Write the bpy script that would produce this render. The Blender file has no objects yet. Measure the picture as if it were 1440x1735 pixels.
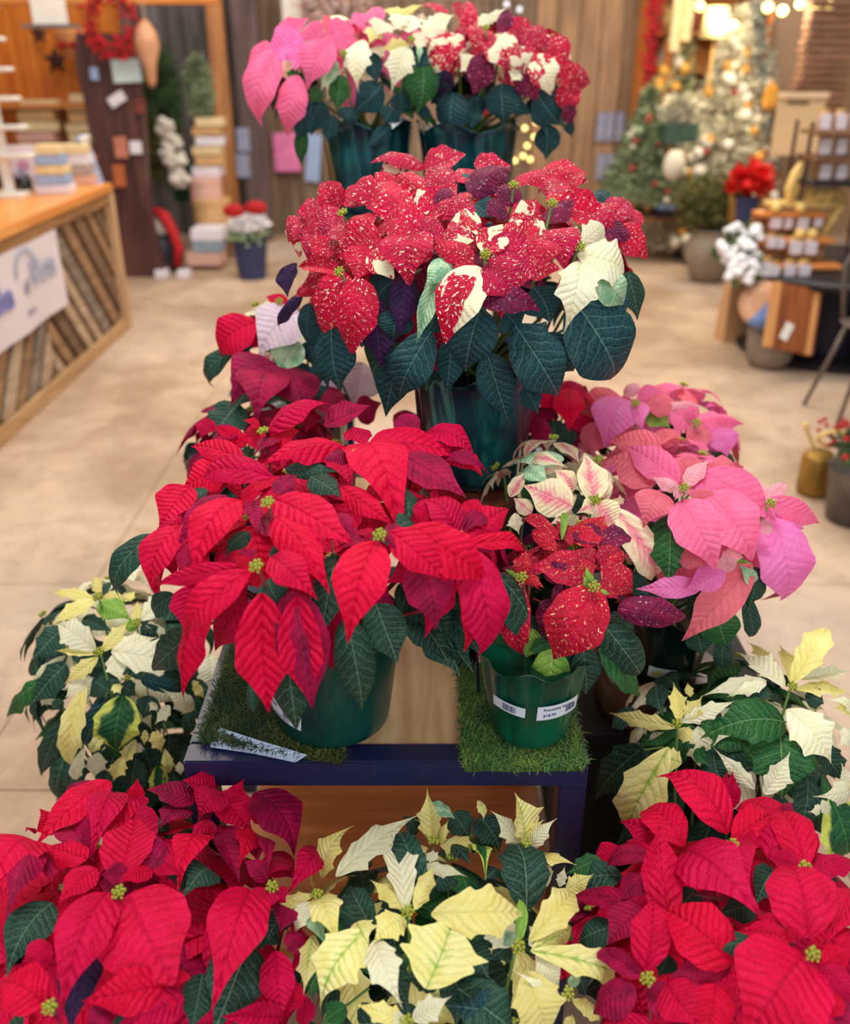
import bpy, bmesh, math, random
from mathutils import Vector, Matrix, noise
R = random.Random(7)
S = bpy.context.scene
COL = S.collection
# ---------------------------------------------------------------- camera
F = 1560.0; CAMZ = 1.65; PITCH = math.radians(26.5)
cp, sp = math.cos(PITCH), math.sin(PITCH)
cam = bpy.data.cameras.new('camera'); co = bpy.data.objects.new('camera', cam); COL.objects.link(co)
co.location = (0, 0, CAMZ); co.rotation_euler = (math.pi/2 - PITCH, 0, 0)
cam.sensor_fit = 'VERTICAL'; cam.sensor_height = 36.0; cam.lens = F/1735*36
cam.clip_start = .02; cam.clip_end = 60
cam.dof.use_dof = True; cam.dof.focus_distance = 1.28; cam.dof.aperture_fstop = 2.7
S.camera = co
S.view_settings.view_transform = 'Standard'; S.view_settings.look = 'None'
S.view_settings.gamma = 1; S.view_settings.use_curve_mapping = False
S.view_settings.exposure = 0.0
# ---------------------------------------------------------------- light
W = bpy.data.worlds.new('world'); S.world = W; W.use_nodes = True
W.node_tree.nodes['Background'].inputs[0].default_value = (1.0, .955, .90, 1)
W.node_tree.nodes['Background'].inputs[1].default_value = .50
def area(name, loc, target, sx, sy, power, col):
    l = bpy.data.lights.new(name, 'AREA'); l.shape = 'RECTANGLE'; l.size = sx; l.size_y = sy
    l.energy = power; l.color = col
    o = bpy.data.objects.new(name, l); COL.objects.link(o); o.location = loc
    o.rotation_euler = (Vector(target)-Vector(loc)).to_track_quat('-Z', 'Y').to_euler()
    return o
area('ceiling_lamp', (-.3, .9, 4.3), (-.1, 1.2, .8), 1.6, 1.2, 92, (1, .97, .93))
area('ceiling_lamp', (0, 5.5, 4.6), (0, 6, 0), 6, 3, 300, (1, .9, .76))
area('shopfront_daylight', (1.2, -3.2, 2.9), (0, 2, .8), 4.5, 2.4, 120, (.90, .95, 1))

def ray(px, py):
    u = (px-720)/F; v = (py-867.5)/F
    return Vector((u, cp - v*sp, -sp - v*cp))      # per unit of depth
CAM = Vector((0, 0, CAMZ))
def at(px, py, Y):
    r = ray(px, py); return CAM + r*(Y/r.y)
def ground(px, py, z=0):
    r = ray(px, py); return CAM + r*((z-CAMZ)/r.z)
def mpp(p):                                          # metres per pixel at a point
    q = Vector(p)-CAM; return (q.y*cp - q.z*sp)/F
# ---------------------------------------------------------------- helpers
def lin(c):
    return tuple((x/255/12.92 if x/255 <= .04045 else ((x/255+.055)/1.055)**2.4) for x in c)
def c4(c): return (*lin(c), 1)
MATS = {}
class NT:
    def __init__(s, name):
        s.m = bpy.data.materials.new(name); s.m.use_nodes = True
        s.t = s.m.node_tree; s.b = s.t.nodes['Principled BSDF']; s.out = s.t.nodes['Material Output']
    def n(s, typ, ins=None, **kw):
        x = s.t.nodes.new(typ)
        for k, v in kw.items(): setattr(x, k, v)
        if ins:
            for k, v in ins.items():
                if hasattr(v, 'is_output'): s.t.links.new(v, x.inputs[k])
                else: x.inputs[k].default_value = v
        return x
    def math(s, op, a, b=0, c=None, clamp=False):
        i = {0: a, 1: b}
        if c is not None: i[2] = c
        return s.n('ShaderNodeMath', i, operation=op, use_clamp=clamp).outputs[0]
    def ramp(s, x, lo, hi):
        return s.n('ShaderNodeMapRange', {0: x, 1: lo, 2: hi, 3: 0.0, 4: 1.0}, interpolation_type='SMOOTHSTEP').outputs[0]
    def mix(s, f, a, b):
        x = s.t.nodes.new('ShaderNodeMix'); x.data_type = 'RGBA'
        for i, v in ((0, f), (6, a), (7, b)):
            if hasattr(v, 'is_output'): s.t.links.new(v, x.inputs[i])
            else: x.inputs[i].default_value = v
        return x.outputs[2]
def plain(name, col, rough=.6, metal=0, emit=0, var=.12, scale=12, bump=0, col2=None, stretch=(1, 1, 1), coat=0, spec=.4):
    if name in MATS: return MATS[name]
    t = NT(name)
    tc = t.n('ShaderNodeTexCoord').outputs['Object']
    mp = t.n('ShaderNodeMapping', {0: tc, 3: stretch}).outputs[0]
    nz = t.n('ShaderNodeTexNoise', {'Vector': mp, 'Scale': scale, 'Detail': 4.0}).outputs[0]
    f = t.ramp(nz, .3, .7)
    a = c4(col); b = c4(col2) if col2 else (*(x*(1-2*var) for x in lin(col)), 1)
    t.t.links.new(t.mix(f, b, a), t.b.inputs['Base Color'])
    t.b.inputs['Roughness'].default_value = rough; t.b.inputs['Metallic'].default_value = metal
    t.b.inputs['Specular IOR Level'].default_value = spec
    t.b.inputs['Coat Weight'].default_value = coat; t.b.inputs['Coat Roughness'].default_value = .12
    if emit:
        t.b.inputs['Emission Color'].default_value = a; t.b.inputs['Emission Strength'].default_value = emit
    if bump:
        t.t.links.new(t.n('ShaderNodeBump', {'Height': nz, 'Strength': bump, 'Distance': .01}).outputs[0], t.b.inputs['Normal'])
    MATS[name] = t.m; return t.m
def wood(name, a, b, scale=3, axis=1, rough=.55, bump=.25, rnd=.35):
    if name in MATS: return MATS[name]
    t = NT(name)
    oi = t.n('ShaderNodeObjectInfo')
    tc = t.n('ShaderNodeTexCoord').outputs['Object']
    off = t.n('ShaderNodeVectorMath', {0: tc, 1: oi.outputs['Location']}, operation='ADD').outputs[0]
    st = [9, 9, 9]; st[axis] = .7
    off2 = t.n('ShaderNodeVectorMath', {0: off, 3: 1.0}, operation='SCALE').outputs[0]
    mp = t.n('ShaderNodeMapping', {0: off2, 3: tuple(st)}).outputs[0]
    rv = t.math('MULTIPLY', oi.outputs['Random'], 30)
    mp = t.n('ShaderNodeVectorMath', {0: mp, 1: t.n('ShaderNodeCombineXYZ', {0: rv, 1: rv, 2: rv}).outputs[0]}, operation='ADD').outputs[0]
    nz = t.n('ShaderNodeTexNoise', {'Vector': mp, 'Scale': scale, 'Detail': 6.0, 'Distortion': .6}).outputs[0]
    f = t.ramp(nz, .3, .72)
    c = t.mix(f, c4(b), c4(a))
    g = t.math('MULTIPLY_ADD', oi.outputs['Random'], rnd, 1-rnd/2)
    c = t.n('ShaderNodeVectorMath', {0: c, 3: g}, operation='SCALE').outputs[0]
    t.t.links.new(c, t.b.inputs['Base Color']); t.b.inputs['Roughness'].default_value = rough
    t.t.links.new(t.n('ShaderNodeBump', {'Height': nz, 'Strength': bump, 'Distance': .004}).outputs[0], t.b.inputs['Normal'])
    MATS[name] = t.m; return t.m

def leafmat(name, base, base2, vein, veinamt=.6, mode=None, c2=None, c3=None, rough=.55, trans=.22, nveins=10, lo=.55, hi=.62, spec=.16, midw=.012, coat=0, bumpk=.5):
    """leaf shader: midrib, side veins running to the margin, quilting bump; modes add patches"""
    t = NT(name)
    uv = t.n('ShaderNodeUVMap', uv_map='leaf').outputs[0]
    ev = t.n('ShaderNodeUVMap', uv_map='edge').outputs[0]
    s = t.n('ShaderNodeSeparateXYZ', {0: uv}); e = t.n('ShaderNodeSeparateXYZ', {0: ev})
    rnd = t.n('ShaderNodeObjectInfo').outputs['Random']
    x = t.math('SUBTRACT', s.outputs[0], .5); ax = t.math('ABSOLUTE', x); v = s.outputs[1]
    ed = t.math('ABSOLUTE', t.math('MULTIPLY_ADD', e.outputs[0], 2, -1))
    r3 = t.math('MULTIPLY', rnd, 53)
    vec = t.n('ShaderNodeCombineXYZ', {0: x, 1: v, 2: r3}).outputs[0]
    wob = t.n('ShaderNodeTexNoise', {'Vector': vec, 'Scale': 5.0, 'Detail': 1.0}).outputs[0]
    ph = t.math('MULTIPLY', t.math('SUBTRACT', v, t.math('MULTIPLY', ax, .42)), nveins)
    ph = t.math('ADD', ph, t.math('MULTIPLY', wob, .9))
    tri = t.math('PINGPONG', ph, .5)                     # 0 on a vein, .5 between
    side = t.math('SUBTRACT', 1, t.ramp(tri, 0.0, .085))
    mid = t.math('SUBTRACT', 1, t.ramp(ax, midw*.3, midw*1.6))
    side = t.math('MULTIPLY', side, t.math('SUBTRACT', 1, t.ramp(ed, .75, 1.0)))
    net = t.n('ShaderNodeTexVoronoi', {'Vector': t.n('ShaderNodeCombineXYZ', {0: t.math('MULTIPLY', x, .6), 1: v, 2: 0.0}).outputs[0], 'Scale': 26.0}, feature='DISTANCE_TO_EDGE').outputs[0]
    netm = t.math('MULTIPLY', t.math('SUBTRACT', 1, t.ramp(net, 0.0, .12)), .28)
    vm = t.math('MAXIMUM', t.math('MAXIMUM', mid, t.math('MULTIPLY', side, .75)), netm)
    n2 = t.n('ShaderNodeTexNoise', {'Vector': vec, 'Scale': 3.2, 'Detail': 3.0}).outputs[0]
    col = t.mix(t.ramp(n2, .3, .7), c4(base2), c4(base))
    if mode == 'speck' or mode == 'half':
        sv = t.n('ShaderNodeCombineXYZ', {0: t.math('MULTIPLY', ax, 1.6), 1: t.math('MULTIPLY', ph, .30), 2: t.math('ADD', r3, t.math('MULTIPLY', t.math('SIGN', x), 5))}).outputs[0]
        a = t.n('ShaderNodeTexNoise', {'Vector': sv, 'Scale': 9.0, 'Detail': 1.0}).outputs[0]
        b = t.n('ShaderNodeTexVoronoi', {'Vector': t.n('ShaderNodeCombineXYZ', {0: t.math('MULTIPLY', x, 1.0), 1: t.math('MULTIPLY', v, 1.4), 2: r3}).outputs[0], 'Scale': 34.0, 'Randomness': 1.0}).outputs[0]
        b2 = t.n('ShaderNodeTexVoronoi', {'Vector': t.n('ShaderNodeCombineXYZ', {0: t.math('MULTIPLY', x, 1.0), 1: t.math('MULTIPLY', v, 1.2), 2: t.math('ADD', r3, 9)}).outputs[0], 'Scale': 75.0}).outputs[0]
        sp1 = t.ramp(a, lo, lo+.03)
        sp2 = t.math('MULTIPLY', t.math('SUBTRACT', 1, t.ramp(b, .10, .16)), .85)
        sp3 = t.math('MULTIPLY', t.math('SUBTRACT', 1, t.ramp(b2, .12, .22)), .4)
        m = t.math('MAXIMUM', sp1, t.math('MAXIMUM', sp2, sp3))
        if mode == 'half':
            big = t.n('ShaderNodeTexNoise', {'Vector': vec, 'Scale': 2.2, 'Detail': 3.0, 'Distortion': .4}).outputs[0]
            m = t.math('MAXIMUM', m, t.ramp(big, .50, .53))
        col = t.mix(m, col, c4(c2))
        vm = t.math('MULTIPLY', vm, .6)
    elif mode == 'centre':                               # second colour along the middle, fraying outwards
        d = t.math('ADD', ed, t.math('MULTIPLY', t.math('SUBTRACT', wob, .5), 1.1))
        d = t.math('ADD', d, t.math('MULTIPLY', tri, .5))
        m = t.math('SUBTRACT', 1, t.ramp(d, lo, hi))
        col = t.mix(m, col, c4(c2))
    elif mode == 'edge':
        d = t.math('ADD', ed, t.math('MULTIPLY', t.math('SUBTRACT', n2, .5), 1.2))
        col = t.mix(t.ramp(d, lo, hi), col, c4(c2))
    elif mode == 'patch':
        col = t.mix(t.ramp(n2, lo, hi), col, c4(c2))
    col = t.mix(t.math('MULTIPLY', vm, veinamt), col, c4(vein))
    hs = t.n('ShaderNodeHueSaturation', {'Color': col, 'Value': t.math('MULTIPLY_ADD', rnd, .26, .87), 'Hue': t.math('MULTIPLY_ADD', rnd, .008, .4925)}).outputs[0]
    b_ = t.b
    t.t.links.new(hs, b_.inputs['Base Color']); b_.inputs['Roughness'].default_value = rough
    b_.inputs['Specular IOR Level'].default_value = spec; b_.inputs['Coat Weight'].default_value = coat
    h = t.math('ADD', t.math('MULTIPLY', t.ramp(tri, 0.0, .42), 1.0), t.math('MULTIPLY', t.ramp(ax, 0.0, .05), .8))
    h = t.math('ADD', h, t.math('MULTIPLY', net, 1.2))
    bp = t.n('ShaderNodeBump', {'Height': h, 'Strength': bumpk, 'Distance': .0022}).outputs[0]
    t.t.links.new(bp, b_.inputs['Normal'])
    tr = t.n('ShaderNodeBsdfTranslucent', {0: hs, 1: bp})
    mx = t.n('ShaderNodeMixShader', {0: trans, 1: b_.outputs[0], 2: tr.outputs[0]})
    t.t.links.new(mx.outputs[0], t.out.inputs[0])
    return t.m
CREAM = (246, 243, 205)
LM = dict(
 R=leafmat('red_bract', (230, 10, 66), (212, 3, 52), (136, 0, 40), .45, bumpk=.8, trans=.25),
 D=leafmat('burgundy_bract', (176, 12, 70), (136, 8, 54), (64, 10, 36), .6, trans=.2),
 G=leafmat('dark_green_leaf', (28, 66, 56), (18, 50, 46), (120, 150, 120), .6, rough=.42, trans=.1),
 B=leafmat('teal_green_leaf', (16, 62, 72), (10, 46, 56), (110, 150, 140), .5, rough=.42, trans=.08),
 N=leafmat('mid_green_leaf', (38, 100, 52), (22, 78, 46), (130, 170, 110), .6, rough=.42, trans=.15),
 L=leafmat('lime_green_leaf', (150, 190, 80), (96, 156, 60), (210, 225, 130), .5, rough=.45, trans=.2),
 P=leafmat('purple_leaf', (62, 30, 78), (34, 30, 60), (110, 60, 110), .5, rough=.45, trans=.1),
 S=leafmat('speckled_red_bract', (208, 2, 64), (176, 0, 48), (110, 0, 36), .5, 'speck', CREAM, lo=.66),
 T=leafmat('glitter_red_bract', (200, 12, 52), (170, 4, 42), (120, 0, 30), .5, 'speck', (240, 205, 150), lo=.66),
 Z=leafmat('dark_speckled_bract', (134, 20, 66), (92, 16, 56), (60, 10, 40), .5, 'speck', (205, 150, 165), lo=.67),
 H=leafmat('half_white_speckled_bract', (208, 2, 64), (180, 0, 50), (120, 0, 38), .4, 'half', CREAM, lo=.62),
 W=leafmat('cream_bract', (248, 246, 218), (240, 238, 196), (222, 222, 160), .5, rough=.5, trans=.25),
 Y=leafmat('yellow_cream_bract', (246, 238, 160), (240, 226, 132), (206, 210, 110), .6, rough=.5, trans=.25),
 V=leafmat('green_veined_cream_bract', (244, 238, 168), (236, 228, 140), (60, 130, 30), .55, 'centre', (168, 200, 84), lo=-.15, hi=.42, rough=.5),
 U=leafmat('cream_mottled_green_leaf', (24, 84, 50), (18, 66, 44), (90, 140, 60), .5, 'edge', (196, 206, 92), lo=.5, hi=.75, rough=.45, trans=.12),
 E=leafmat('pale_green_leaf', (196, 226, 186), (120, 176, 140), (60, 120, 80), .5, rough=.45, trans=.18),
 M=leafmat('pink_centred_cream_bract', (248, 240, 200), (246, 236, 186), (244, 190, 190), .4, 'centre', (240, 128, 150), lo=.0, hi=.85, trans=.25),
 K=leafmat('pink_bract', (252, 128, 172), (248, 112, 154), (228, 76, 130), .45, trans=.3),
 C=leafmat('coral_pink_bract', (240, 126, 138), (232, 108, 124), (204, 70, 100), .5, trans=.28),
 Q=leafmat('violet_pink_bract', (252, 142, 206), (248, 122, 186), (232, 92, 166), .4, trans=.3),
 A=leafmat('pale_pink_bract', (250, 190, 200), (250, 168, 176), (236, 120, 150), .45, trans=.3),
 O=leafmat('pink_flushed_cream_bract', (240, 230, 236), (232, 208, 226), (206, 140, 186), .5, trans=.22),
)
SHAPE = dict(R='bract', D='bract', G='leaf', B='leaf', N='leaf', L='leaf', P='leaf', S='round', T='bract', Z='round', H='round', W='tooth', Y='tooth', V='tooth', U='lobed', E='leaf', M='bract', K='bract', C='bract', Q='bract', A='bract', O='bract')
NAME = {k: ('leaf' if k in 'GBNLPUE' else 'bract') for k in SHAPE}

def obj(name, me, mat=None, parent=None, kind=None, loc=None):
    if isinstance(me, bmesh.types.BMesh):
        m = bpy.data.meshes.new(name); me.to_mesh(m); me.free(); me = m
    if mat: me.materials.append(mat)
    o = bpy.data.objects.new(name, me); COL.objects.link(o)
    if loc: o.location = loc
    if parent: o.parent = parent
    if kind: o['kind'] = kind
    return o
def tag(o, label, cat, group=None, kind=None):
    o['label'] = label; o['category'] = cat
    if group: o['group'] = group
    if kind: o['kind'] = kind
    return o
def thing(name, label, cat, loc=(0, 0, 0), group=None, rz=0):
    o = bpy.data.objects.new(name, None); COL.objects.link(o); o.location = loc; o.rotation_euler = (0, 0, rz)
    o.empty_display_size = .05
    return tag(o, label, cat, group)
def smooth(o):
    o.data.polygons.foreach_set('use_smooth', [True]*len(o.data.polygons)); return o
def box(bm, c, s, rot=None, bevel=0):
    r = bmesh.ops.create_cube(bm, size=1); vs = r['verts']
    M = Matrix.Translation(c) @ (rot.to_4x4() if rot else Matrix()) @ Matrix.Diagonal((*s, 1))
    bmesh.ops.transform(bm, matrix=M, verts=vs)
    if bevel:
        es = list({e for v in vs for e in v.link_edges})
        bmesh.ops.bevel(bm, geom=es, offset=bevel, segments=2, affect='EDGES')
    return bm
def bx(c, s, rot=None, bevel=.003): return box(bmesh.new(), c, s, rot, bevel)
def lathe(bm, prof, n=32, cx=0, cy=0, fr=None, cap=True):
    rings = []
    for k, (r, z) in enumerate(prof):
        ring = []
        for i in range(n):
            a = 2*math.pi*i/n; rr, zz = (fr(r, z, a, k) if fr else (r, z))
            ring.append(bm.verts.new((cx+rr*math.cos(a), cy+rr*math.sin(a), zz)))
        rings.append(ring)
    for p, q in zip(rings, rings[1:]):
        for i in range(n): bm.faces.new((p[i], p[(i+1) % n], q[(i+1) % n], q[i]))
    if cap:
        bm.faces.new(list(reversed(rings[0]))); bm.faces.new(rings[-1])
    return bm
def tube(bm, pts, rad, n=6):
    pts = [Vector(p) for p in pts]; rings = []
    if not isinstance(rad, (list, tuple)): rad = [rad]*len(pts)
    for i, p in enumerate(pts):
        d = (pts[min(i+1, len(pts)-1)]-pts[max(i-1, 0)]).normalized()
        x = d.orthogonal().normalized() if i == 0 else (x - d*x.dot(d)).normalized()
        y = d.cross(x)
        rings.append([bm.verts.new(p + (x*math.cos(2*math.pi*k/n)+y*math.sin(2*math.pi*k/n))*rad[i]) for k in range(n)])
    for p, q in zip(rings, rings[1:]):
        for i in range(n): bm.faces.new((p[i], p[(i+1) % n], q[(i+1) % n], q[i]))
    bm.faces.new(list(reversed(rings[0]))); bm.faces.new(rings[-1])
    return bm
def ball(bm, c, r, sub=1, sc=(1, 1, 1)):
    q = bmesh.ops.create_icosphere(bm, subdivisions=sub, radius=r)
    bmesh.ops.transform(bm, matrix=Matrix.Translation(c) @ Matrix.Diagonal((*sc, 1)), verts=q['verts']); return bm
# ---------------------------------------------------------------- leaf meshes
def prof(shape, v, side, var):
    if shape == 'round': a, b = .44, .62
    elif shape == 'leaf': a, b = .52, .72
    else: a, b = .58, .80
    if shape == 'tooth': a, b = .66, .80
    if shape == 'lobed': a, b = .45, .7
    m = a/(a+b); w = (v**a*(1-v)**b)/(m**a*(1-m)**b)
    q_ = min(1, max(0, (v-.50)/.44)); q_ = q_*q_*(3-2*q_); w *= 1 - (.62 if shape == 'bract' else .5 if shape == 'round' else .82 if shape == 'tooth' else .68)*q_
    rr = random.Random(var*7 + (3 if side > 0 else 0) + len(shape))
    if shape in ('tooth', 'lobed'):
        n = 2
        for k in range(n):
            c = .3 + .26*k + rr.uniform(-.06, .06); am = rr.uniform(.15, .34)
            d = v-c
            w = w*(1-.10) + (am*max(0, 1-d/.035 if d > 0 else 1+d/.11))*(.6 if shape == 'lobed' else 1.15)
    elif shape == 'leaf':
        c = .42+rr.uniform(-.06, .06); d = v-c
        w += rr.uniform(.0, .10)*max(0, 1-d/.05 if d > 0 else 1+d/.14)
    else:
        w *= 1 + .03*math.sin(v*23+var)
    return w*.5
BEND = [  # arch, fold, edge droop, ripple, curl at tip, sideways sweep
 (.10, .05, .10, .012, .00, .02), (.20, -.10, .20, .015, -.05, -.05), (.06, .28, .00, .02, .02, .05),
 (.28, .12, .15, .02, -.08, .08), (.14, -.28, .0, .025, .06, -.07), (.02, .14, .30, .03, -.12, .0)]
LCACHE = {}
def leafmesh(kind, var, shape=None):
    shape = shape or SHAPE[kind]; key = (kind, var, shape)
    if key in LCACHE: return LCACHE[key]
    arch, fold, droop, rip, curl, sweep = BEND[var]
    nv = 30 if shape in ('tooth', 'lobed') else 16; es = (-1, -.62, -.22, 0, .22, .62, 1)
    me = bpy.data.meshes.new('leaf_mesh'); vs = []; uvs = []; fs = []
    for j in range(nv+1):
        v = j/nv; vv = min(max(v, .004), .996)
        for e in es:
            w = prof(shape, vv, e, var) if e else 0
            x = e*(w if e else 0)
            z = arch*4*v*(1-v) + fold*abs(x)*.7 - droop*x*x*1.6 + rip*math.sin(v*17+var*2+(1.3 if e > 0 else 0))*abs(e)*w*2 + curl*max(0, v-.6)**2*4
            if e == 0: z -= .006
            xs = x + sweep*math.sin(v*math.pi)*1.2*(.6)
            vs.append((xs, v, z)); uvs.append((x+.5, v, (e+1)/2))
    n = len(es)
    for j in range(nv):
        for i in range(n-1):
            a = j*n+i; fs.append((a, a+1, a+n+1, a+n))
    me.from_pydata(vs, [], fs)
    u1 = me.uv_layers.new(name='leaf'); u2 = me.uv_layers.new(name='edge')
    for l in me.loops:
        q = uvs[l.vertex_index]; u1.data[l.index].uv = (q[0], q[1]); u2.data[l.index].uv = (q[2], q[1])
    me.polygons.foreach_set('use_smooth', [True]*len(me.polygons))
    me.materials.append(LM[kind]); LCACHE[key] = me
    return me
def put_leaf(root, kind, B, T, width, N, var=None, shape=None):
    B, T, N = Vector(B), Vector(T), Vector(N); y = T-B; L = y.length
    if L < 1e-4: return
    y /= L; z = (N - y*N.dot(y)).normalized(); x = y.cross(z)
    if var is None: var = R.randrange(6)
    o = bpy.data.objects.new(NAME[kind], leafmesh(kind, var, shape)); COL.objects.link(o)
    M = Matrix((x*width, y*L, z*L)).transposed().to_4x4(); M.translation = B
    o.parent = root; o.matrix_local = Matrix.Translation(-root.location) @ M
    return o
def cluster_mesh():
    bm = bmesh.new(); r = random.Random(3)
    for k in range(13):
        a = k*2.4; q = .0036*math.sqrt(k)*.62
        ball(bm, (q*math.cos(a), q*math.sin(a), .006+.003*r.random()-.0008*k*.3), .0019+.0007*r.random(), 1, (1, 1, 1.4))
    for k in range(6):
        a = k*1.05; d = Vector((math.cos(a), math.sin(a), .9)).normalized()
        tube(bm, [d*.003, d*.011], [.0009, .0004], 4)
    me = bpy.data.meshes.new('flower_cluster'); bm.to_mesh(me); bm.free()
    me.materials.append(plain('flower_bud_yellow_green', (110, 150, 50), .5, var=.3, scale=500, col2=(190, 176, 70)))
    return me
CLM = cluster_mesh()
STEM = {'g': plain('green_stem', (96, 130, 60), .5, var=.1), 'r': plain('reddish_stem', (120, 40, 40), .5, var=.1)}
class Dome:
    def __init__(s, c, r): s.c = Vector(c); s.r = r
    def f(s, p):
        d = p-s.c; z = max(d.z, 0)/s.r[2] if d.z > 0 else d.z/(s.r[2]*3.0)
        return (d.x/s.r[0])**2+(d.y/s.r[1])**2+z*z-1
    def n(s, p):
        d = p-s.c; return Vector((d.x/s.r[0]**2, d.y/s.r[1]**2, (max(d.z, 0))/s.r[2]**2 + .8)).normalized()
    def hit(s, px, py):
        r = ray(px, py); t0 = max(.2, (s.c.y-s.r[1]*2.2-.1)/r.y); t1 = (s.c.y+s.r[1]*1.3)/r.y
        best = None; t = t0
        while t < t1:
            q = s.f(CAM+r*t)
            if q < 0:
                a, b = t-.012, t
                for _ in range(7):
                    m = (a+b)/2
                    if s.f(CAM+r*m) < 0: b = m
                    else: a = m
                return CAM+r*b, b
            if best is None or q < best[0]: best = (q, t)
            t += .012
        return CAM+r*best[1], best[1]
def stem(root, a, b, rad, mat, name='stem'):
    a, b = Vector(a), Vector(b); m = (a+b)/2 + Vector(((b.x-a.x)*.25, (b.y-a.y)*.25, -.01))
    bm = tube(bmesh.new(), [a-root.location, (a*.5+m*.5)-root.location, m-root.location, b-root.location], [rad*1.3, rad*1.2, rad, rad*.7], 6)
    return smooth(obj(name, bm, mat, root))
# ---------------------------------------------------------------- setting
def floor_mat():
    t = NT('stained_concrete')
    tc = t.n('ShaderNodeTexCoord').outputs['Object']
    a = t.n('ShaderNodeTexNoise', {'Vector': tc, 'Scale': 1.1, 'Detail': 8.0, 'Roughness': .62, 'Distortion': .5}).outputs[0]
    b = t.n('ShaderNodeTexNoise', {'Vector': tc, 'Scale': 7.0, 'Detail': 8.0, 'Roughness': .7}).outputs[0]
    g = t.n('ShaderNodeTexNoise', {'Vector': tc, 'Scale': .45, 'Detail': 2.0}).outputs[0]
    c = t.mix(t.ramp(a, .35, .65), c4((168, 138, 112)), c4((212, 184, 158)))
    c = t.mix(t.math('MULTIPLY', t.ramp(b, .42, .75), .55), c, c4((142, 118, 98)))
    c = t.mix(t.math('MULTIPLY', t.ramp(g, .45, .7), .5), c, c4((190, 182, 178)))
    t.t.links.new(c, t.b.inputs['Base Color'])
    t.t.links.new(t.math('MULTIPLY_ADD', b, .3, .38), t.b.inputs['Roughness'])
    t.b.inputs['Specular IOR Level'].default_value = .35
    return t.m
FLM = floor_mat()
# floor slabs divided by saw-cut joints
xs = [-4.3, -2.6, -1.15, .95, 3.1, 5.4]; ys = [-1.5, .2, 1.75, 2.75, 4.6, 6.6, 9.7]
fl = obj('floor', bx((.55, 4.1, -.06), (9.8, 11.4, .1), bevel=0), plain('joint_concrete', (120, 100, 84), .8), kind='structure')  # darker concrete bed that shows in the saw-cut joints
for i in range(5):
    for j in range(6):
        g = .004
        obj('slab', bx(((xs[i]+xs[i+1])/2, (ys[j]+ys[j+1])/2, -.006), (xs[i+1]-xs[i]-g, ys[j+1]-ys[j]-g, .012), bevel=0), FLM, fl)
barn = wood('weathered_barn_wood', (150, 126, 104), (104, 84, 70), 3, 2, .8, .4, .5)
barnw = wood('warm_brown_boards', (176, 142, 110), (134, 104, 80), 3, 2, .8, .4, .3)
barng = wood('grey_weathered_boards', (128, 122, 124), (84, 76, 78), 3, 2, .8, .4, .5)
dark = plain('dark_wall_core', (50, 40, 34), .9)  # dark core of the walls, seen in the gaps between planks
wb = obj('wall_back', bx((.6, 9.72, 1.75), (9.9, .1, 3.7), bevel=0), dark, kind='structure')
x = -4.3; k = 0; step = .205
while x < 5.4:
    w = step
    m = barng if x < -1.75 else (barn if x < .9 else barnw)
    obj('plank', bx((x+w/2, 9.655+.006*(k % 3), 1.75), (w-.012, .03, 3.6), bevel=0), m, wb); x += w; k += 1
for side, X in (('left', -4.35), ('right', 5.45)):
    ww = obj('wall_'+side, bx((X, 4.1, 1.75), (.1, 11.4, 3.7), bevel=0), dark, kind='structure')
    y = -1.4; sg = 1 if X < 0 else -1
    while y < 9.6:
        obj('plank', bx((X+sg*(.06), y+.15, 1.75), (.03, .288, 3.6), bevel=0), barn, ww); y += .3
# ---------------------------------------------------------------- display tables
blk = plain('navy_black_metal', (28, 34, 74), .42, .0, var=.06, spec=.5, coat=.3)
oak = wood('light_oak_veneer', (232, 196, 146), (196, 154, 106), 4, 1, .38, .1, .05)
shelfw = wood('orange_wood_shelf', (222, 136, 64), (186, 102, 40), 3, 0, .35, .1, .05)
TX0, TX1, TY0, TY1, TZ = -.342, .232, 1.005, 1.56, .755
def table(name, label, x0, x1, y0, y1, z, top, frame, shelf=None, fw=.04, h=.046):
    cx, cy = (x0+x1)/2, (y0+y1)/2
    t = thing(name, label, 'table', (cx, cy, 0))
    X, Y = (x1-x0)/2, (y1-y0)/2
    for s in (-1, 1):
        obj('frame_rail', bx((0, s*(Y-fw/2), z-h/2), (2*X, fw, h), bevel=.0025), frame, t)
        obj('frame_rail', bx((s*(X-fw/2), 0, z-h/2), (fw, 2*Y-2*fw, h), bevel=.0025), frame, t)
        for q in (-1, 1): obj('leg', bx((s*(X-fw/2), q*(Y-fw/2), (z-h)/2), (fw, fw, z-h), bevel=.0025), frame, t)
    obj('tabletop', bx((0, 0, z-.012), (2*X-2*fw-.004, 2*Y-2*fw-.004, .018), bevel=.001), top, t)
    if shelf: obj('shelf', bx((0, 0, shelf), (2*X-.01, 2*Y-2*fw-.01, .02), bevel=.001), shelfw, t)
    return t
table('display_table', 'black metal framed table with inset light oak top carrying the front red poinsettia', TX0, TX1, TY0, TY1, TZ, oak, blk, .30)
table('display_table', 'dark second-tier table hidden behind the tall speckled poinsettia', -.46, .26, 1.74, 2.06, .74, oak, blk)
table('display_table', 'tall dark table at the back under the top tier poinsettias', -.24, .22, 2.16, 2.46, 1.30, oak, blk)
t = thing('display_stand', 'black box stand right of the oak-topped table under the pink poinsettias', 'stand', (.47, 1.60, 0))
obj('body', bx((0, 0, .265), (.36, .58, .53), bevel=.004), plain('matte_black_paint', (14, 12, 14), .6), t)
obj('top_board', bx((0, 0, .54), (.38, .60, .02), bevel=.003), plain('matte_black_paint', (14, 12, 14), .6), t)
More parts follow.
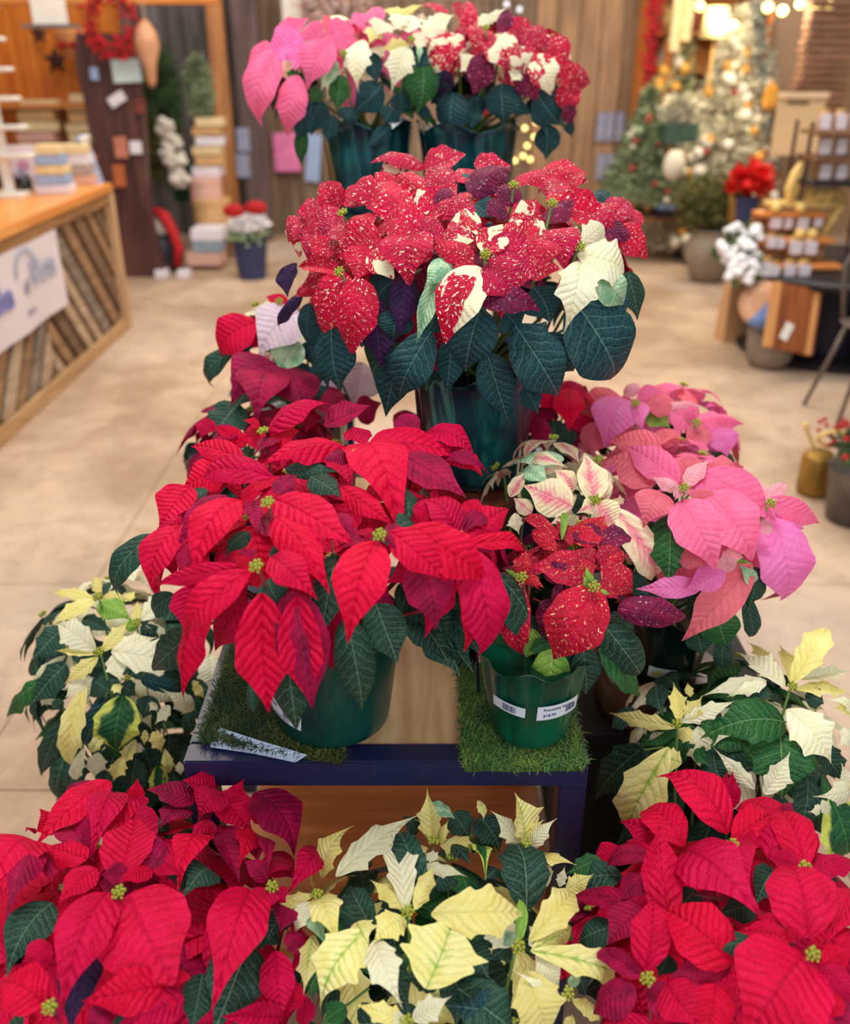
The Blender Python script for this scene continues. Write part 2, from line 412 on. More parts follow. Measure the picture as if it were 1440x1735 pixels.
rust = plain('red_brown_glazed_wood', (126, 66, 44), .3, var=.3, scale=14, coat=.5)
def stump(loc, r, h, label):
    t = thing('wood_stump_riser', label, 'riser', loc)
    def fr(rr, z, a, k): return rr*(1+.03*math.sin(3*a+1)+.015*math.sin(11*a)), z
    smooth(obj('bark', lathe(bmesh.new(), [(r*.99, 0), (r, .01), (r*.985, h*.5), (r, h-.008), (r*.96, h-.001)], 40, fr=fr), plain('dark_stump_side', (88, 58, 44), .5, var=.3, scale=20, bump=.5), t))
    obj('cut_face', lathe(bmesh.new(), [(r*.95, h-.002), (r*.945, h+.003)], 40, fr=fr), rust, t)
stump((.437, 1.405, .55), .115, .075, 'reddish brown round wood riser under the nearer pink poinsettia')
stump((.075, 1.43, TZ), .095, .225, 'round wood riser at the back of the oak-topped table')
# ---------------------------------------------------------------- moss and paper
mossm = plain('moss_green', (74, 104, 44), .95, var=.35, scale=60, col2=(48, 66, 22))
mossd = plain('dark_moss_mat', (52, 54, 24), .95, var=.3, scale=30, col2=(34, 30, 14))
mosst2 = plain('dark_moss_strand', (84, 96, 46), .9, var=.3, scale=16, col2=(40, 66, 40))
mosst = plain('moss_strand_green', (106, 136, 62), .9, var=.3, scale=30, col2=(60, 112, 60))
def moss(name, label, x0, x1, y0, y1, z, n, sd, skew, base, ma):
    r = random.Random(sd); cx, cy = (x0+x1)/2, (y0+y1)/2
    t = thing(name, label, 'moss', (cx, cy, z))
    bm = bmesh.new(); nx, ny = 22, 26; g = {}
    for i in range(nx+1):
        for j in range(ny+1):
            u, v = i/nx*2-1, j/ny*2-1
            e = max(abs(u), abs(v)); zz = .0075*(1-e**8)+.0025*noise.noise(Vector((u*9, v*9, sd)))+.0035
            k = 1+.035*noise.noise(Vector((u*4, v*4, sd+5)))
            g[i, j] = bm.verts.new((u*(x1-x0)/2*k, v*(y1-y0)/2*k-u*skew, zz if e < .99 else .0005))
    for i in range(nx):
        for j in range(ny): bm.faces.new((g[i, j], g[i+1, j], g[i+1, j+1], g[i, j+1]))
    smooth(obj('mat_backing', bm, base, t))
    vs, fs = [], []
    for k in range(n):
        u, v = r.uniform(-1.02, 1.02), r.uniform(-1.02, 1.02)
        p = Vector((u*(x1-x0)/2, v*(y1-y0)/2-u*skew, .005+.006*r.random())); a = r.uniform(0, 6.28); b = a+r.uniform(-1.5, 1.5)
        L = r.uniform(.004, .011); wd = .0009
        d1 = Vector((math.cos(a), math.sin(a), r.uniform(.1, 1.2))).normalized()*L
        d2 = Vector((math.cos(b), math.sin(b), r.uniform(-.6, .3))).normalized()*L
        s = Vector((-math.sin(a), math.cos(a), 0))*wd; i = len(vs)
        vs += [p-s, p+s, p+d1+s, p+d1-s, p+d1+d2]; fs += [(i, i+1, i+2, i+3), (i+3, i+2, i+4)]
    me = bpy.data.meshes.new('moss_strand'); me.from_pydata(vs, [], fs)
    obj('moss_strand', me, ma, t, kind='stuff')
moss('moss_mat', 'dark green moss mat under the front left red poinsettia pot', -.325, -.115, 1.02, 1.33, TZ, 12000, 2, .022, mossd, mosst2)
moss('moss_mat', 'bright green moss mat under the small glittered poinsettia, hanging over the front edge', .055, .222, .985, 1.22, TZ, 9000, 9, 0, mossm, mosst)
pap = NT('blue_grid_printed_paper')
tc = pap.n('ShaderNodeTexCoord').outputs['Object']; sx = pap.n('ShaderNodeSeparateXYZ', {0: tc})
l1 = pap.ramp(pap.math('PINGPONG', pap.math('MULTIPLY', sx.outputs[0], 220), .5), 0.0, .12)
l2 = pap.ramp(pap.math('PINGPONG', pap.math('MULTIPLY', sx.outputs[1], 220), .5), 0.0, .12)
pap.t.links.new(pap.mix(pap.math('MINIMUM', l1, l2), c4((130, 150, 190)), c4((186, 208, 232))), pap.b.inputs['Base Color'])
bm = bmesh.new()
pts = [ground(356, 1266, TZ+.004), ground(372, 1234, TZ+.012), ground(440, 1256, TZ+.016), ground(520, 1280, TZ+.012), ground(500, 1292, TZ+.004), ground(430, 1277, TZ+.003)]
c0 = pts[0].copy()
fv = [bm.verts.new(p-c0) for p in pts]; bm.faces.new(fv)
q = bmesh.ops.extrude_face_region(bm, geom=list(bm.faces)); bmesh.ops.translate(bm, vec=(0, 0, .0015), verts=[v for v in q['geom'] if isinstance(v, bmesh.types.BMVert)])
bmesh.ops.recalc_face_normals(bm, faces=bm.faces)
o = obj('printed_paper_sheet', bm, pap.m); o.location = c0
tag(o, 'pale blue grid-printed paper poking out from under the left moss mat', 'paper')
# ---------------------------------------------------------------- pots
soil = plain('potting_soil', (46, 26, 20), .95, var=.4, scale=90, bump=1)
foil_g = plain('deep_green_foil', (4, 98, 70), .3, .15, var=.25, scale=9, col2=(2, 58, 46), coat=.3)
foil_t = plain('teal_foil', (10, 112, 122), .2, .7, var=.45, scale=14, col2=(2, 44, 60), coat=.6)
foil_m = plain('matte_green_foil', (10, 74, 66), .38, .2, var=.2, scale=9, col2=(4, 50, 46), coat=.3)
foil_k = plain('near_black_green_foil', (8, 40, 38), .3, .3, var=.3, scale=9, coat=.4)
navyf = plain('navy_metallic_frill', (14, 22, 60), .22, .8, var=.4, scale=60, coat=.5)
def pot(root, loc, rb, rt, h, mat, style='crinkle', sd=1):
    L = Vector(loc)-root.location; cx, cy, z0 = L
    r = random.Random(sd); ph = [r.uniform(0, 6.28) for _ in range(6)]
    pr = [(rb*.93, z0), (rb, z0+.004)] + [(rb+(rt-rb)*(i/14)**.85, z0+.004+(h-.004)*i/14) for i in range(1, 15)]
    top = [(rt*1.035, z0+h+.004), (rt*1.01, z0+h+.002), (rt*.93, z0+h-.012)]
    n = 96
    def fr(rr, z, a, k):
        t = (z-z0)/h
        if style == 'crinkle':
            d = .011*t*math.sin(9*a+ph[0]+2*math.sin(3*t+ph[1])) + .008*math.sin(17*a+ph[2]+5*t) + .010*noise.noise(Vector((math.cos(a)*4, math.sin(a)*4, t*3+sd)))
            return rr*(1+d*1.5), z+(.010*math.sin(5*a+ph[3])*max(0, t-.8)*5 if t > .8 else 0)
        if style == 'petal':
            d = .022*math.sin(14*a+ph[0])*(.4+t) + .012*noise.noise(Vector((math.cos(a)*5, math.sin(a)*5, t*2)))
            return rr*(1+d), z+(.014*abs(math.sin(3.5*a+ph[1]))-.005)*max(0, t-.7)*3.3
        return rr*(1+.004*math.sin(5*a+ph[0])+.006*noise.noise(Vector((math.cos(a)*3, math.sin(a)*3, t*2+sd)))), z
    o = smooth(obj('pot', lathe(bmesh.new(), pr+top, n, cx, cy, fr), mat, root))
    sb = bmesh.new(); rr0 = rt*.90
    def fs(rr, z, a, k): return rr, z+.004*noise.noise(Vector((math.cos(a)*rr*90, math.sin(a)*rr*90, 1)))
    lathe(sb, [(rr0, z0+h-.03), (rr0*.98, z0+h-.022), (rr0*.6, z0+h-.018), (rr0*.2, z0+h-.016)], 30, cx, cy, fs)
    smooth(obj('soil', sb, soil, root))
    return o
paperw = plain('label_paper', (214, 226, 240), .5, var=.03)
inkb = plain('label_ink', (50, 56, 110), .6, var=.02)
inkk = plain('dark_label_ink', (30, 34, 60), .6, var=.02)
def text_mesh(s, size, align='LEFT', bold=0):
    c = bpy.data.curves.new('txt', 'FONT'); c.body = s; c.size = size; c.align_x = align; c.offset = bold; c.resolution_u = 3
    o = bpy.data.objects.new('txt', c); COL.objects.link(o)
    dg = bpy.context.evaluated_depsgraph_get(); me = bpy.data.meshes.new_from_object(o.evaluated_get(dg))
    bpy.data.objects.remove(o); bpy.data.curves.remove(c); return me
def pot_label(root, potobj, loc, rb, rt, h, ang, zc, w, hh, tilt=0, lines=(), bars=(), extra=.0022):
    """a paper label wrapped on the cone of the pot; lines = (text, x, z, size, ink), bars = (x0, x1, z0, z1)"""
    L = Vector(loc)-root.location; ct, st = math.cos(tilt), math.sin(tilt)
    def wrap(x, z, off):
        X = x*ct - z*st; Z = zc + x*st + z*ct
        t = min(1, max(0, Z/h)); r = rb+(rt-rb)*t**.85 + extra + off
        a = ang + X/r
        return (L.x+r*math.cos(a), L.y+r*math.sin(a), L.z+Z)
    bm = bmesh.new(); nx = 14; rows = []
    for off in (0, .0004):
        rows.append([[bm.verts.new(wrap((i/nx-.5)*w, (j/3-.5)*hh, off)) for i in range(nx+1)] for j in range(4)])
    for g, fl_ in ((rows[0], True), (rows[1], False)):
        for j in range(3):
            for i in range(nx):
                f = (g[j][i], g[j][i+1], g[j+1][i+1], g[j+1][i]); bm.faces.new(tuple(reversed(f)) if fl_ else f)
    o = smooth(obj('price_label', bm, paperw, potobj)); o['label'] = 'white price label'
    for s, x, z, size, ink in lines:
        me = text_mesh(s, size, bold=size*.02)
        for v in me.vertices: v.co = wrap(x+v.co.x, z+v.co.y, .0008)
        obj('lettering', me, ink, potobj)
    if bars:
        bm = bmesh.new(); r = random.Random(5)
        for x0, x1, z0, z1 in bars:
            x = x0
            while x < x1:
                q = r.choice((.0004, .0007, .0011))
                bm.faces.new([bm.verts.new(wrap(a, b, .0008)) for a, b in ((x, z0), (x+q, z0), (x+q, z1), (x, z1))]); x += q+r.choice((.0005, .0008))
        obj('barcode', bm, inkb, potobj, kind='stuff')
# ---------------------------------------------------------------- plants
def parse(s):
    out = []
    for ln in s.replace('\n', ';').split(';'):
        p = ln.split()
        if len(p) >= 6: out.append((p[0], *map(float, p[1:6]), int(p[6]) if len(p) > 6 else None))
    return out
NLEAF = [0]
def plant(label, c, r, P, crop, greens, bracts, centres, fillb, fillg, group=None, stemcol='g', nwh=11, lift=.045, shapeb=None, flen=.1, seed=1, gshape=None, style='crinkle', mouth=None):
    """crop = (x0, y0, scale) of the zoom the coordinates were read in"""
    global R
    R = random.Random(seed)
    (px_, py_, pz_), rb, rt, h, mat = P
    root = thing('poinsettia', label, 'plant', (px_, py_, pz_), group)
    po = pot(root, (px_, py_, pz_), rb, rt, h, mat, style, seed)
    d = Dome(c, r); x0, y0, s = crop
    top = Vector((px_, py_, pz_+h-.02))
    sm = STEM[stemcol]
    def w2(px, py, t): # leaf position from a dome hit
        return CAM + ray(px, py)*t
    def heroes(lst, o0, o1, green):
        n = max(1, len(lst))
        for i, (k, bx_, by_, tx_, ty_, w, var) in enumerate(lst):
            b = (x0+bx_/s, y0+by_/s); e = (x0+tx_/s, y0+ty_/s)
            hb, tb = d.hit(*b); he, te = d.hit(*e)
            off = o0+(o1-o0)*i/n
            dmax = .075 + .3*math.hypot(e[0]-b[0], e[1]-b[1])/F*tb      # keep leaves from lying edge-on
            te2 = min(max(te, tb-dmax), tb+dmax)
            B = w2(*b, tb-off+.006); T = w2(*e, te2-off)
            mid = (B+T)/2; V = (CAM-mid).normalized()
            nn = d.n(mid)
            N = (nn*.62 + V*.55 + Vector((R.uniform(-.3, .3), R.uniform(-.3, .3), R.uniform(-.15, .25)))*(.9 if w/s < 60 else .5)).normalized()
            y = (T-B).normalized(); N = (N-y*N.dot(y)).normalized(); X = y.cross(N)
            fct = max(.6, math.sqrt(max(0, 1-X.dot(V)**2)))
            kk = k if k in LM else k.upper()
            wd = w/s*mpp(mid)/fct*1.04
            T = B+(T-B)*1.02
            sh = 'round' if k.islower() else gshape if (green and gshape) else None
            put_leaf(root, kk, B, T, wd, N, var, sh)
            # petiole back towards the crown
            if green and w/s > 40 and i % 2 == 0:
                q = B + (Vector((px_, py_, B.z-.01))-B).normalized()*.035
                obj('petiole', tube(bmesh.new(), [B-root.location+y*.01, q-root.location], [.0016, .0018], 5), sm, root)
    # hidden body: whorls on a smaller dome
    C = Vector(c); ga = 2.39996; fb = fillb; fg = fillg
    for k in range(nwh):
        u = (k+.5)/nwh; el = math.asin(1-u*.95); az = k*ga+seed
        dirv = Vector((math.cos(el)*math.cos(az), math.cos(el)*math.sin(az), math.sin(el)))
        back = dirv.y > .25
        sc = .9 if back else .74
        wc = C + Vector((dirv.x*r[0], dirv.y*r[1], dirv.z*r[2]))*sc
        if not back: wc.y += .02
        n = d.n(wc)
        t1 = n.orthogonal().normalized(); t2 = n.cross(t1)
        if mouth and (wc-Vector(mouth)).length < .07: continue
        stem(root, top+Vector((R.uniform(-.02, .02), R.uniform(-.02, .02), -.005)), wc-n*.01, .003, sm)
        nb = 6
        for q in range(nb):
            a = q*2*math.pi/nb + R.uniform(-.3, .3); kind = R.choice(fb)
            L = flen*R.uniform(.75, 1.1); dr = t1*math.cos(a)+t2*math.sin(a)
            B = wc+dr*.008; T = wc+dr*L - n*L*.25 + Vector((0, 0, -.25*L))
            put_leaf(root, kind, B, T, L*R.uniform(.5, .62), n+dr*.3, None, shapeb)
        if back or k % 3 == 0:
            o = bpy.data.objects.new('flower_cluster', CLM); COL.objects.link(o); o.parent = root
            o.matrix_local = Matrix.Translation(wc-root.location+n*.004) @ n.to_track_quat('Z', 'Y').to_matrix().to_4x4()
    ng = 26
    for k in range(ng):
        az = k*ga*1.3+seed; dirv = Vector((math.cos(az), math.sin(az), 0)); lo = (k % 3)
        sc = (.62+.1*lo) if dirv.y < .25 else .8+.05*lo
        B = C + Vector((dirv.x*r[0]*sc*.75, dirv.y*r[1]*sc*.75, -.005-.02*lo+R.uniform(-.01, .01)))
        if mouth and (B-Vector(mouth)).length < .1: continue
        L = flen*R.uniform(.9, 1.15)
        T = B + dirv*L*.62 + Vector((0, 0, -L*R.uniform(.35, .7)))
        put_leaf(root, R.choice(fg), B, T, L*.58, dirv+Vector((0, 0, .8)), None, gshape)
    if pz_ < .1:                                     # tall floor plants: leafy all the way down to the pot
        for k in range(46):
            az = k*ga; lo = (k % 6)/5; dirv = Vector((math.cos(az), math.sin(az), 0)); q = R.uniform(.25, .55)
            B = Vector((C.x+dirv.x*r[0]*q, C.y+dirv.y*r[1]*q, C.z-.02-lo*(C.z-h-.10))); L = flen*R.uniform(.9, 1.2)
            put_leaf(root, R.choice('GGGN'), B, B+dirv*L*.7+Vector((0, 0, -L*.55)), L*.66, dirv*.6+Vector((0, 0, .8)), None, gshape)
    heroes(greens, -.012, lift*.35, True)
    heroes(bracts, lift*.25, lift, False)
    for cx_, cy_ in centres:
        pp, tt = d.hit(x0+cx_/s, y0+cy_/s); p = w2(x0+cx_/s, y0+cy_/s, tt-lift-.004); n = (d.n(p)+Vector((0, -.35, .3))).normalized()
        o = bpy.data.objects.new('flower_cluster', CLM); COL.objects.link(o); o.parent = root
        o.matrix_local = Matrix.Translation(p-root.location) @ n.to_track_quat('Z', 'Y').to_matrix().to_4x4()
        stem(root, top, p-n*.004, .0026, sm)
    return root, po
# coordinates below: kind, base x y, tip x y, width, in the zoomed crop given to plant()
# ---- front red on the table
G1 = parse('''G 130 520 0 745 90;G 210 740 140 820 80;G 265 870 105 1020 125;G 320 360 217 430 50;G 470 510 385 600 60;G 1020 350 1040 500 75 1
G 600 285 785 290 60;G 690 310 800 380 90;G 590 810 640 1222 150 1;G 480 1050 487 1160 42;G 820 820 875 1148 135 1;G 925 770 1005 985 155;G 270 640 205 665 40
G 1360 665 1430 918 115 1;G 1040 560 900 540 80;G 560 560 640 640 90;G 680 800 740 900 90;G 540 680 600 800 110;G 780 590 725 897 120 5;G 1060 480 980 520 80''')
B1 = parse('''D 740 130 905 60 80;R 750 120 885 70 70;R 1110 150 1280 240 80;R 830 140 895 225 90;D 1000 100 1090 170 90;R 1230 240 1190 190 60;R 530 160 435 175 80
R 545 175 650 150 90;R 540 150 752 48 75 1;D 575 180 490 235 60;R 460 200 350 130 70;R 510 140 450 110 40;D 430 150 340 180 60;R 390 265 230 350 120;R 450 250 265 205 85 0
D 1020 240 1245 385 125 0;D 840 235 735 255 60;R 905 190 1220 238 120 0;R 1170 190 1310 300 90;D 1150 240 1330 300 50;R 820 210 515 268 95 1;R 555 315 298 335 100 3;D 560 370 640 300 70
R 260 350 150 495 125;R 230 460 120 560 60;D 390 380 215 560 110;D 270 550 215 660 70;R 225 490 122 725 120 3;R 800 350 985 480 85;r 880 200 1017 497 200 3;D 980 480 1010 560 60
R 435 395 272 675 140 3;R 440 395 520 370 60;D 480 400 500 520 60;D 780 450 850 520 60;R 560 455 757 725 140 1;D 870 510 810 570 90;R 880 500 905 550 50;R 565 395 848 558 160 0
R 1210 530 1085 395 110 3;D 1205 410 1232 515 60;R 1250 400 1300 470 70;D 1260 560 1380 490 110;R 1230 525 1412 415 120;D 1320 440 1240 510 70;R 1240 560 1438 605 65
R 1060 420 1180 470 80;D 1075 605 1138 858 165 1;D 440 620 500 575 60;R 490 640 420 600 50;R 445 640 130 705 70 0;R 270 700 250 870 110;R 305 720 247 1090 105 4;R 475 650 248 885 125 3
R 550 600 712 748 125 3;D 620 725 693 1132 185 4;R 640 740 690 1120 150 2;R 515 730 540 1148 185 2;R 1250 565 1298 958 165 3;R 1320 640 1250 940 110;R 975 510 1185 692 130 3;R 1040 500 1325 692 160 3
R 925 545 825 900 185 3;D 940 500 1000 580 30''')
C1 = [(540, 415), (500, 640), (938, 530), (850, 245), (522, 160), (1228, 540)]
MAINP = ((-.137, 1.098, TZ+.012), .083, .102, .165, foil_m)
r_, p_ = plant('large red poinsettia in a dark green foil pot on the oak-topped table', (-.135, 1.12, 1.02), (.262, .235, .155), MAINP,
      (200, 660, 2.1176), G1, B1, C1, 'RRRRRD', 'G', stemcol='r', seed=3, nwh=14, style='smooth', lift=.05)
pot_label(r_, p_, MAINP[0], .083, .102, .165, -math.pi/2-.78, .062, .075, .042, -.18, [('Poinsettia', -.028, .011, .0085, inkk), ('$24.99', -.030, -.004, .008, inkb)], [(.006, .020, -.012, .004), (-.014, .018, -.019, -.014)])
# ---- small glittered
K3 = (740, 640, 2.1818)
G2 = parse('''G 330 860 300 960 80;N 280 940 240 1030 60;L 360 930 330 1035 90;N 200 940 170 1000 50;Z 430 820 390 950 100;G 540 830 500 900 100;N 420 980 345 1010 60;G 640 880 740 930 60
N 600 1000 743 1183 110 0;G 620 915 748 1098 130 1;G 540 1000 550 1168 115;L 430 1005 405 1195 140 1''')
B2 = parse('''T 455 600 322 530 50;T 440 640 350 560 60;T 530 620 620 520 125;Z 600 620 705 590 85;Z 520 560 610 620 90;T 500 620 440 530 40;L 462 600 465 520 26;T 600 660 700 660 80;T 640 700 590 620 90
T 575 700 500 640 120;Z 430 780 470 800 80;T 310 740 330 640 60;T 330 735 395 775 40;T 310 760 322 1030 115 3;T 575 720 345 700 125 0;T 520 725 590 695 80;Z 400 740 480 690 80
T 610 690 720 795 110 3;T 620 720 690 640 60;Z 670 850 922 885 110 1;T 585 760 675 820 40;Z 310 735 240 700 40;L 575 770 550 700 30;T 590 765 433 1042 215 3;L 590 790 640 800 22;L 560 780 540 730 22;L 300 740 250 705 20''')
SP = ((.153, 1.066, TZ+.014), .054, .078, .135, foil_g)
r_, p_ = plant('small red poinsettia flecked with gold cream in a green foil pot on bright moss', (.197, 1.13, .975), (.105, .10, .085), SP,
      K3, G2, B2, [(578, 775), (318, 742)], 'TTZ', 'GN', seed=5, nwh=5, flen=.06, lift=.03, style='petal', mouth=(.10, 1.03, .90), stemcol='r')
pot_label(r_, p_, SP[0], .054, .078, .135, -math.pi/2-.58, .082, .050, .018, -.10, [], [(-.008, .012, -.006, .006)], extra=.0035)
pot_label(r_, p_, SP[0], .054, .078, .135, -math.pi/2+.42, .082, .064, .026, .05, [('Poinsettia Various', -.024, .004, .0064, inkk), ('$18.99', -.024, -.007, .0068, inkb)], [(.010, .026, -.007, .004)], extra=.0035)
# metallic frill behind the small pot
t = thing('foil_frill_pick', 'dark blue metallic tinsel frill behind the small green foil pot', 'decoration', (.075, 1.12, TZ+.11))
vs, fs = [], []; rr = random.Random(4)
for k in range(170):
    a = rr.uniform(2.2, 4.6); e = rr.uniform(-.5, 1.1); L = rr.uniform(.025, .058); dd = Vector((math.cos(a)*math.cos(e), math.sin(a)*math.cos(e), math.sin(e)))
    s = dd.orthogonal().normalized()*.0009; i = len(vs); q = dd*L+Vector((0, 0, -L*.15))
    vs += [-s, s, dd*L*.6+s, dd*L*.6-s, q]; fs += [(i, i+1, i+2, i+3), (i+3, i+2, i+4)]
me = bpy.data.meshes.new('tinsel'); me.from_pydata(vs, [], fs); obj('tinsel', me, navyf, t, kind='stuff')
obj('stick', tube(bmesh.new(), [(0, 0, .002), (.008, .03, -.102)], .003), blk, t)
# ---- marble
G3 = parse('''N 410 440 300 360 110;G 560 500 520 430 90;G 700 640 650 560 120;G 760 700 720 620 100;G 420 540 370 480 100;E 330 330 420 400 80;G 700 700 740 740 80''')
B3 = parse('''E 470 300 290 315 60;M 340 300 480 330 50;M 505 420 435 340 70;M 270 440 335 345 50;M 350 500 285 445 60;W 290 500 305 578 55;M 500 480 325 400 140 0;M 590 440 640 360 60;M 620 450 640 380 40
W 720 580 720 725 60;M 680 540 745 640 60;M 650 480 787 745 120 3;M 585 465 520 500 60;M 590 465 665 560 120 0;M 578 460 545 282 108 2;L 590 455 560 440 20''')
plant('small cream and pink marbled poinsettia between the speckled and pink ones', (.215, 1.345, .985), (.13, .12, .12), ((.178, 1.285, TZ), .05, .066, .12, foil_k),
      K3, G3, B3, [(585, 455)], 'MMW', 'GN', seed=8, nwh=6, flen=.065, lift=.035)
# ---- pink, far then near
G4 = parse('''L 780 130 860 185 75;G 885 215 968 268 55;G 1095 335 990 268 70;G 860 290 900 330 50;G 660 330 610 300 80;G 700 340 780 330 90''')
B4 = parse('''C 690 85 530 150 110;C 760 70 870 90 80;K 740 95 860 60 90;A 740 60 700 30 60;A 830 110 980 100 40;C 870 110 760 100 70;K 930 120 880 205 85;C 1000 190 905 275 90;K 950 165 1125 178 75;Q 1040 185 1072 290 105
A 950 170 930 120 40;C 830 190 860 290 110;C 800 200 770 290 110;C 600 165 560 290 110;K 950 160 930 100 50;q 700 80 625 250 165 3;C 820 265 615 290 80;A 605 305 503 240 50;A 590 310 480 285 36;K 640 350 620 420 40;Q 720 90 760 190 90''')
plant('pink poinsettia behind the larger pink one at the right', (.465, 1.73, .95), (.17, .15, .12), ((.47, 1.72, .55), .07, .09, .19, foil_k),
      K3, G4, B4, [(735, 102), (958, 170)], 'KCQ', 'GN', seed=11, nwh=8, flen=.09)
G5 = parse('''G 740 800 880 845 70;G 960 930 985 1030 95;G 1060 950 1055 1070 65;G 1140 800 1155 960 60;G 1150 760 1210 800 70;N 1030 860 1070 995 140 0;G 1000 770 940 890 90;G 1180 700 1150 850 70;G 700 730 780 800 90;G 950 600 900 700 120;L 1100 680 1180 740 60;N 860 510 855 760 155 1''')
B5 = parse('''C 850 360 640 300 180 0;C 830 250 640 240 90;C 900 340 1010 320 90;C 960 380 900 310 100;C 1010 350 1110 330 90;Q 1170 590 1150 530 80;A 1190 570 1245 540 60;Q 1250 520 1350 560 120;C 900 640 990 700 90;Q 980 770 740 780 80 0
Q 1170 640 1190 560 90;Q 1240 520 1278 825 185 3;A 1060 650 1135 665 55;C 1160 690 910 968 140 0;Q 1065 700 920 782 100;A 1075 720 1060 640 70;E 1170 760 1120 690 50;C 835 425 765 550 135 3;K 895 385 700 255 115 0
K 990 350 1250 528 160 0;A 1225 455 1190 385 36;K 1220 455 1410 537 90 0;A 1220 460 1288 388 56;k 1000 430 1168 668 190 3;k 900 455 1030 700 175 3;A 920 395 1003 312 64;C 930 430 1035 425 38;A 895 415 797 368 48;A 905 440 870 410 44;A 905 420 880 450 30''')
NP = ((.437, 1.398, .628), .064, .082, .145, foil_k)
r_, p_ = plant('large pink poinsettia in a near-black pot with white label on the red-brown riser', (.425, 1.40, .925), (.225, .20, .155), NP,
      K3, G5, B5, [(912, 415), (1228, 470), (600, 310)], 'KKCQ', 'GN', seed=13, nwh=11, lift=.05)
pot_label(r_, p_, NP[0], .064, .082, .145, -math.pi/2-.25, .040, .050, .024, -.06, extra=.003)
# ---- tall speckled in the middle
K1 = (350, 250, 1.8947)
G6 = parse('''B 600 430 540 490 110;G 1350 400 1382 553 70;B 1250 140 1297 188 44;B 880 110 785 100 40;B 860 180 930 230 80;B 380 560 350 680 60;B 360 620 392 772 70;B 1080 600 1180 718 100;B 1020 770 1062 852 66;B 1050 450 1100 560 130;B 740 520 700 600 90;B 700 450 760 560 110
B 960 530 1010 580 110;B 620 520 600 620 110;B 330 500 330 640 60;B 480 560 500 640 120;B 560 500 600 560 100;B 1300 460 1320 560 80;B 400 580 430 780 125 1;B 620 640 572 868 115;B 720 590 620 805 130 3;B 790 600 770 793 85;B 900 660 965 868 115
B 1040 640 1090 560 120;P 310 470 237 588 45;P 280 370 262 480 64;P 640 400 618 605 90;P 545 490 560 708 115 5;B 990 570 1128 798 160 3;B 880 515 832 718 150 3;B 1170 480 1305 745 215 3''')
B6 = parse('''S 700 60 530 45 60;S 620 110 540 150 90;S 700 70 830 25 80;S 780 120 720 70 90;S 860 60 975 62 60;S 800 110 860 60 80;Z 850 150 968 75 100;S 1070 80 1220 115 90;S 1000 90 1080 130 90;S 1150 110 1220 80 60;Z 960 190 900 210 80;Z 950 180 1000 130 80
S 430 200 365 115 90;S 450 190 520 100 90;H 560 90 640 70 70;S 560 190 480 150 90;S 380 220 290 210 90;S 330 250 262 300 80;H 340 230 300 350 100;S 380 300 330 370 90;S 1110 190 1210 120 90;S 1130 150 1090 90 90;Z 1100 190 1160 240 110;S 1290 230 1350 170 90
S 1300 170 1375 280 110;S 1320 260 1410 355 90;Z 1320 300 1290 220 100;S 1240 200 1300 260 110;S 1120 190 1292 225 115;S 640 210 525 120 130;H 660 260 590 150 120;S 690 150 620 100 80;S 760 130 690 100 80;Z 740 200 780 130 80;S 690 240 800 120 95;S 770 230 760 160 90
S 830 260 810 150 90;S 440 240 460 320 110;S 440 220 370 290 100;S 470 220 530 280 90;S 430 230 300 270 100;S 400 290 360 370 90;S 700 280 560 250 120;S 560 285 425 350 140;S 520 310 480 420 130;H 535 330 600 420 95;S 740 310 690 220 90;S 760 270 820 320 90
S 400 400 275 475 70;S 430 400 300 385 60;W 705 215 685 105 54 5;H 870 230 810 250 90;S 1040 240 990 180 100;H 1080 235 968 250 115;H 1000 320 930 260 110;S 1000 300 1060 330 120;S 1090 290 1060 400 120;S 1130 260 1150 385 130 3;Z 870 480 1068 520 90 3;S 660 270 650 435 165 3
S 680 300 640 400 130;S 450 405 372 592 135 1;S 495 420 465 660 135 1;E 740 415 675 625 56;E 780 360 700 450 74;H 855 205 785 335 100;S 860 355 725 320 70;S 900 340 1075 340 130 0;S 1000 380 1130 390 90;S 880 390 800 460 130;H 880 385 765 625 145 3;H 890 340 950 250 95
S 940 380 1060 410 110;S 900 370 1000 480 145 3;W 1200 310 1275 250 85;E 1190 310 1185 250 22;E 1250 405 1338 505 100 3;W 1200 365 1150 592 135 3;W 1190 345 1343 405 140 3''')
BP = ((.085, 1.49, .985), .085, .105, .20, foil_t)
plant('tall red poinsettia speckled cream, in a teal foil pot at the centre', (.085, 1.58, 1.285), (.305, .27, .20), BP,
      K1, G6, B6, [(895, 350), (1195, 325), (985, 130), (440, 218), (1108, 188), (430, 405)], 'SSSZ', 'BG', seed=17, nwh=16, flen=.11, lift=.05)
# ---- behind left: mixed, and lower ones
G7 = parse('''G 90 650 20 768 64;B 130 610 110 690 60;B 330 620 340 700 70;B 290 690 310 780 80;B 140 780 260 720 60;N 380 600 330 640 50;B 350 690 380 790 70''')
B7 = parse('''W 270 520 125 530 50 0;R 260 500 190 480 40;D 150 700 90 660 60;R 160 560 45 670 120 3;M 210 660 100 790 60 0;E 290 620 235 725 105;O 300 530 168 670 150 3;O 500 690 470 840 120;O 380 740 430 830 70;W 300 540 340 600 40''')
plant('mixed red, white and pale pink poinsettia behind the left of the tall speckled one', (-.27, 1.79, 1.10), (.145, .12, .13), ((-.27, 1.86, .74), .08, .10, .24, foil_k),
      K1, G7, B7, [(235, 500), (345, 600)], 'RODW', 'BG', seed=19, nwh=7, flen=.07)
G8 = parse('''G 100 820 20 925 120;G 150 760 90 830 90;B 360 760 420 820 80''')
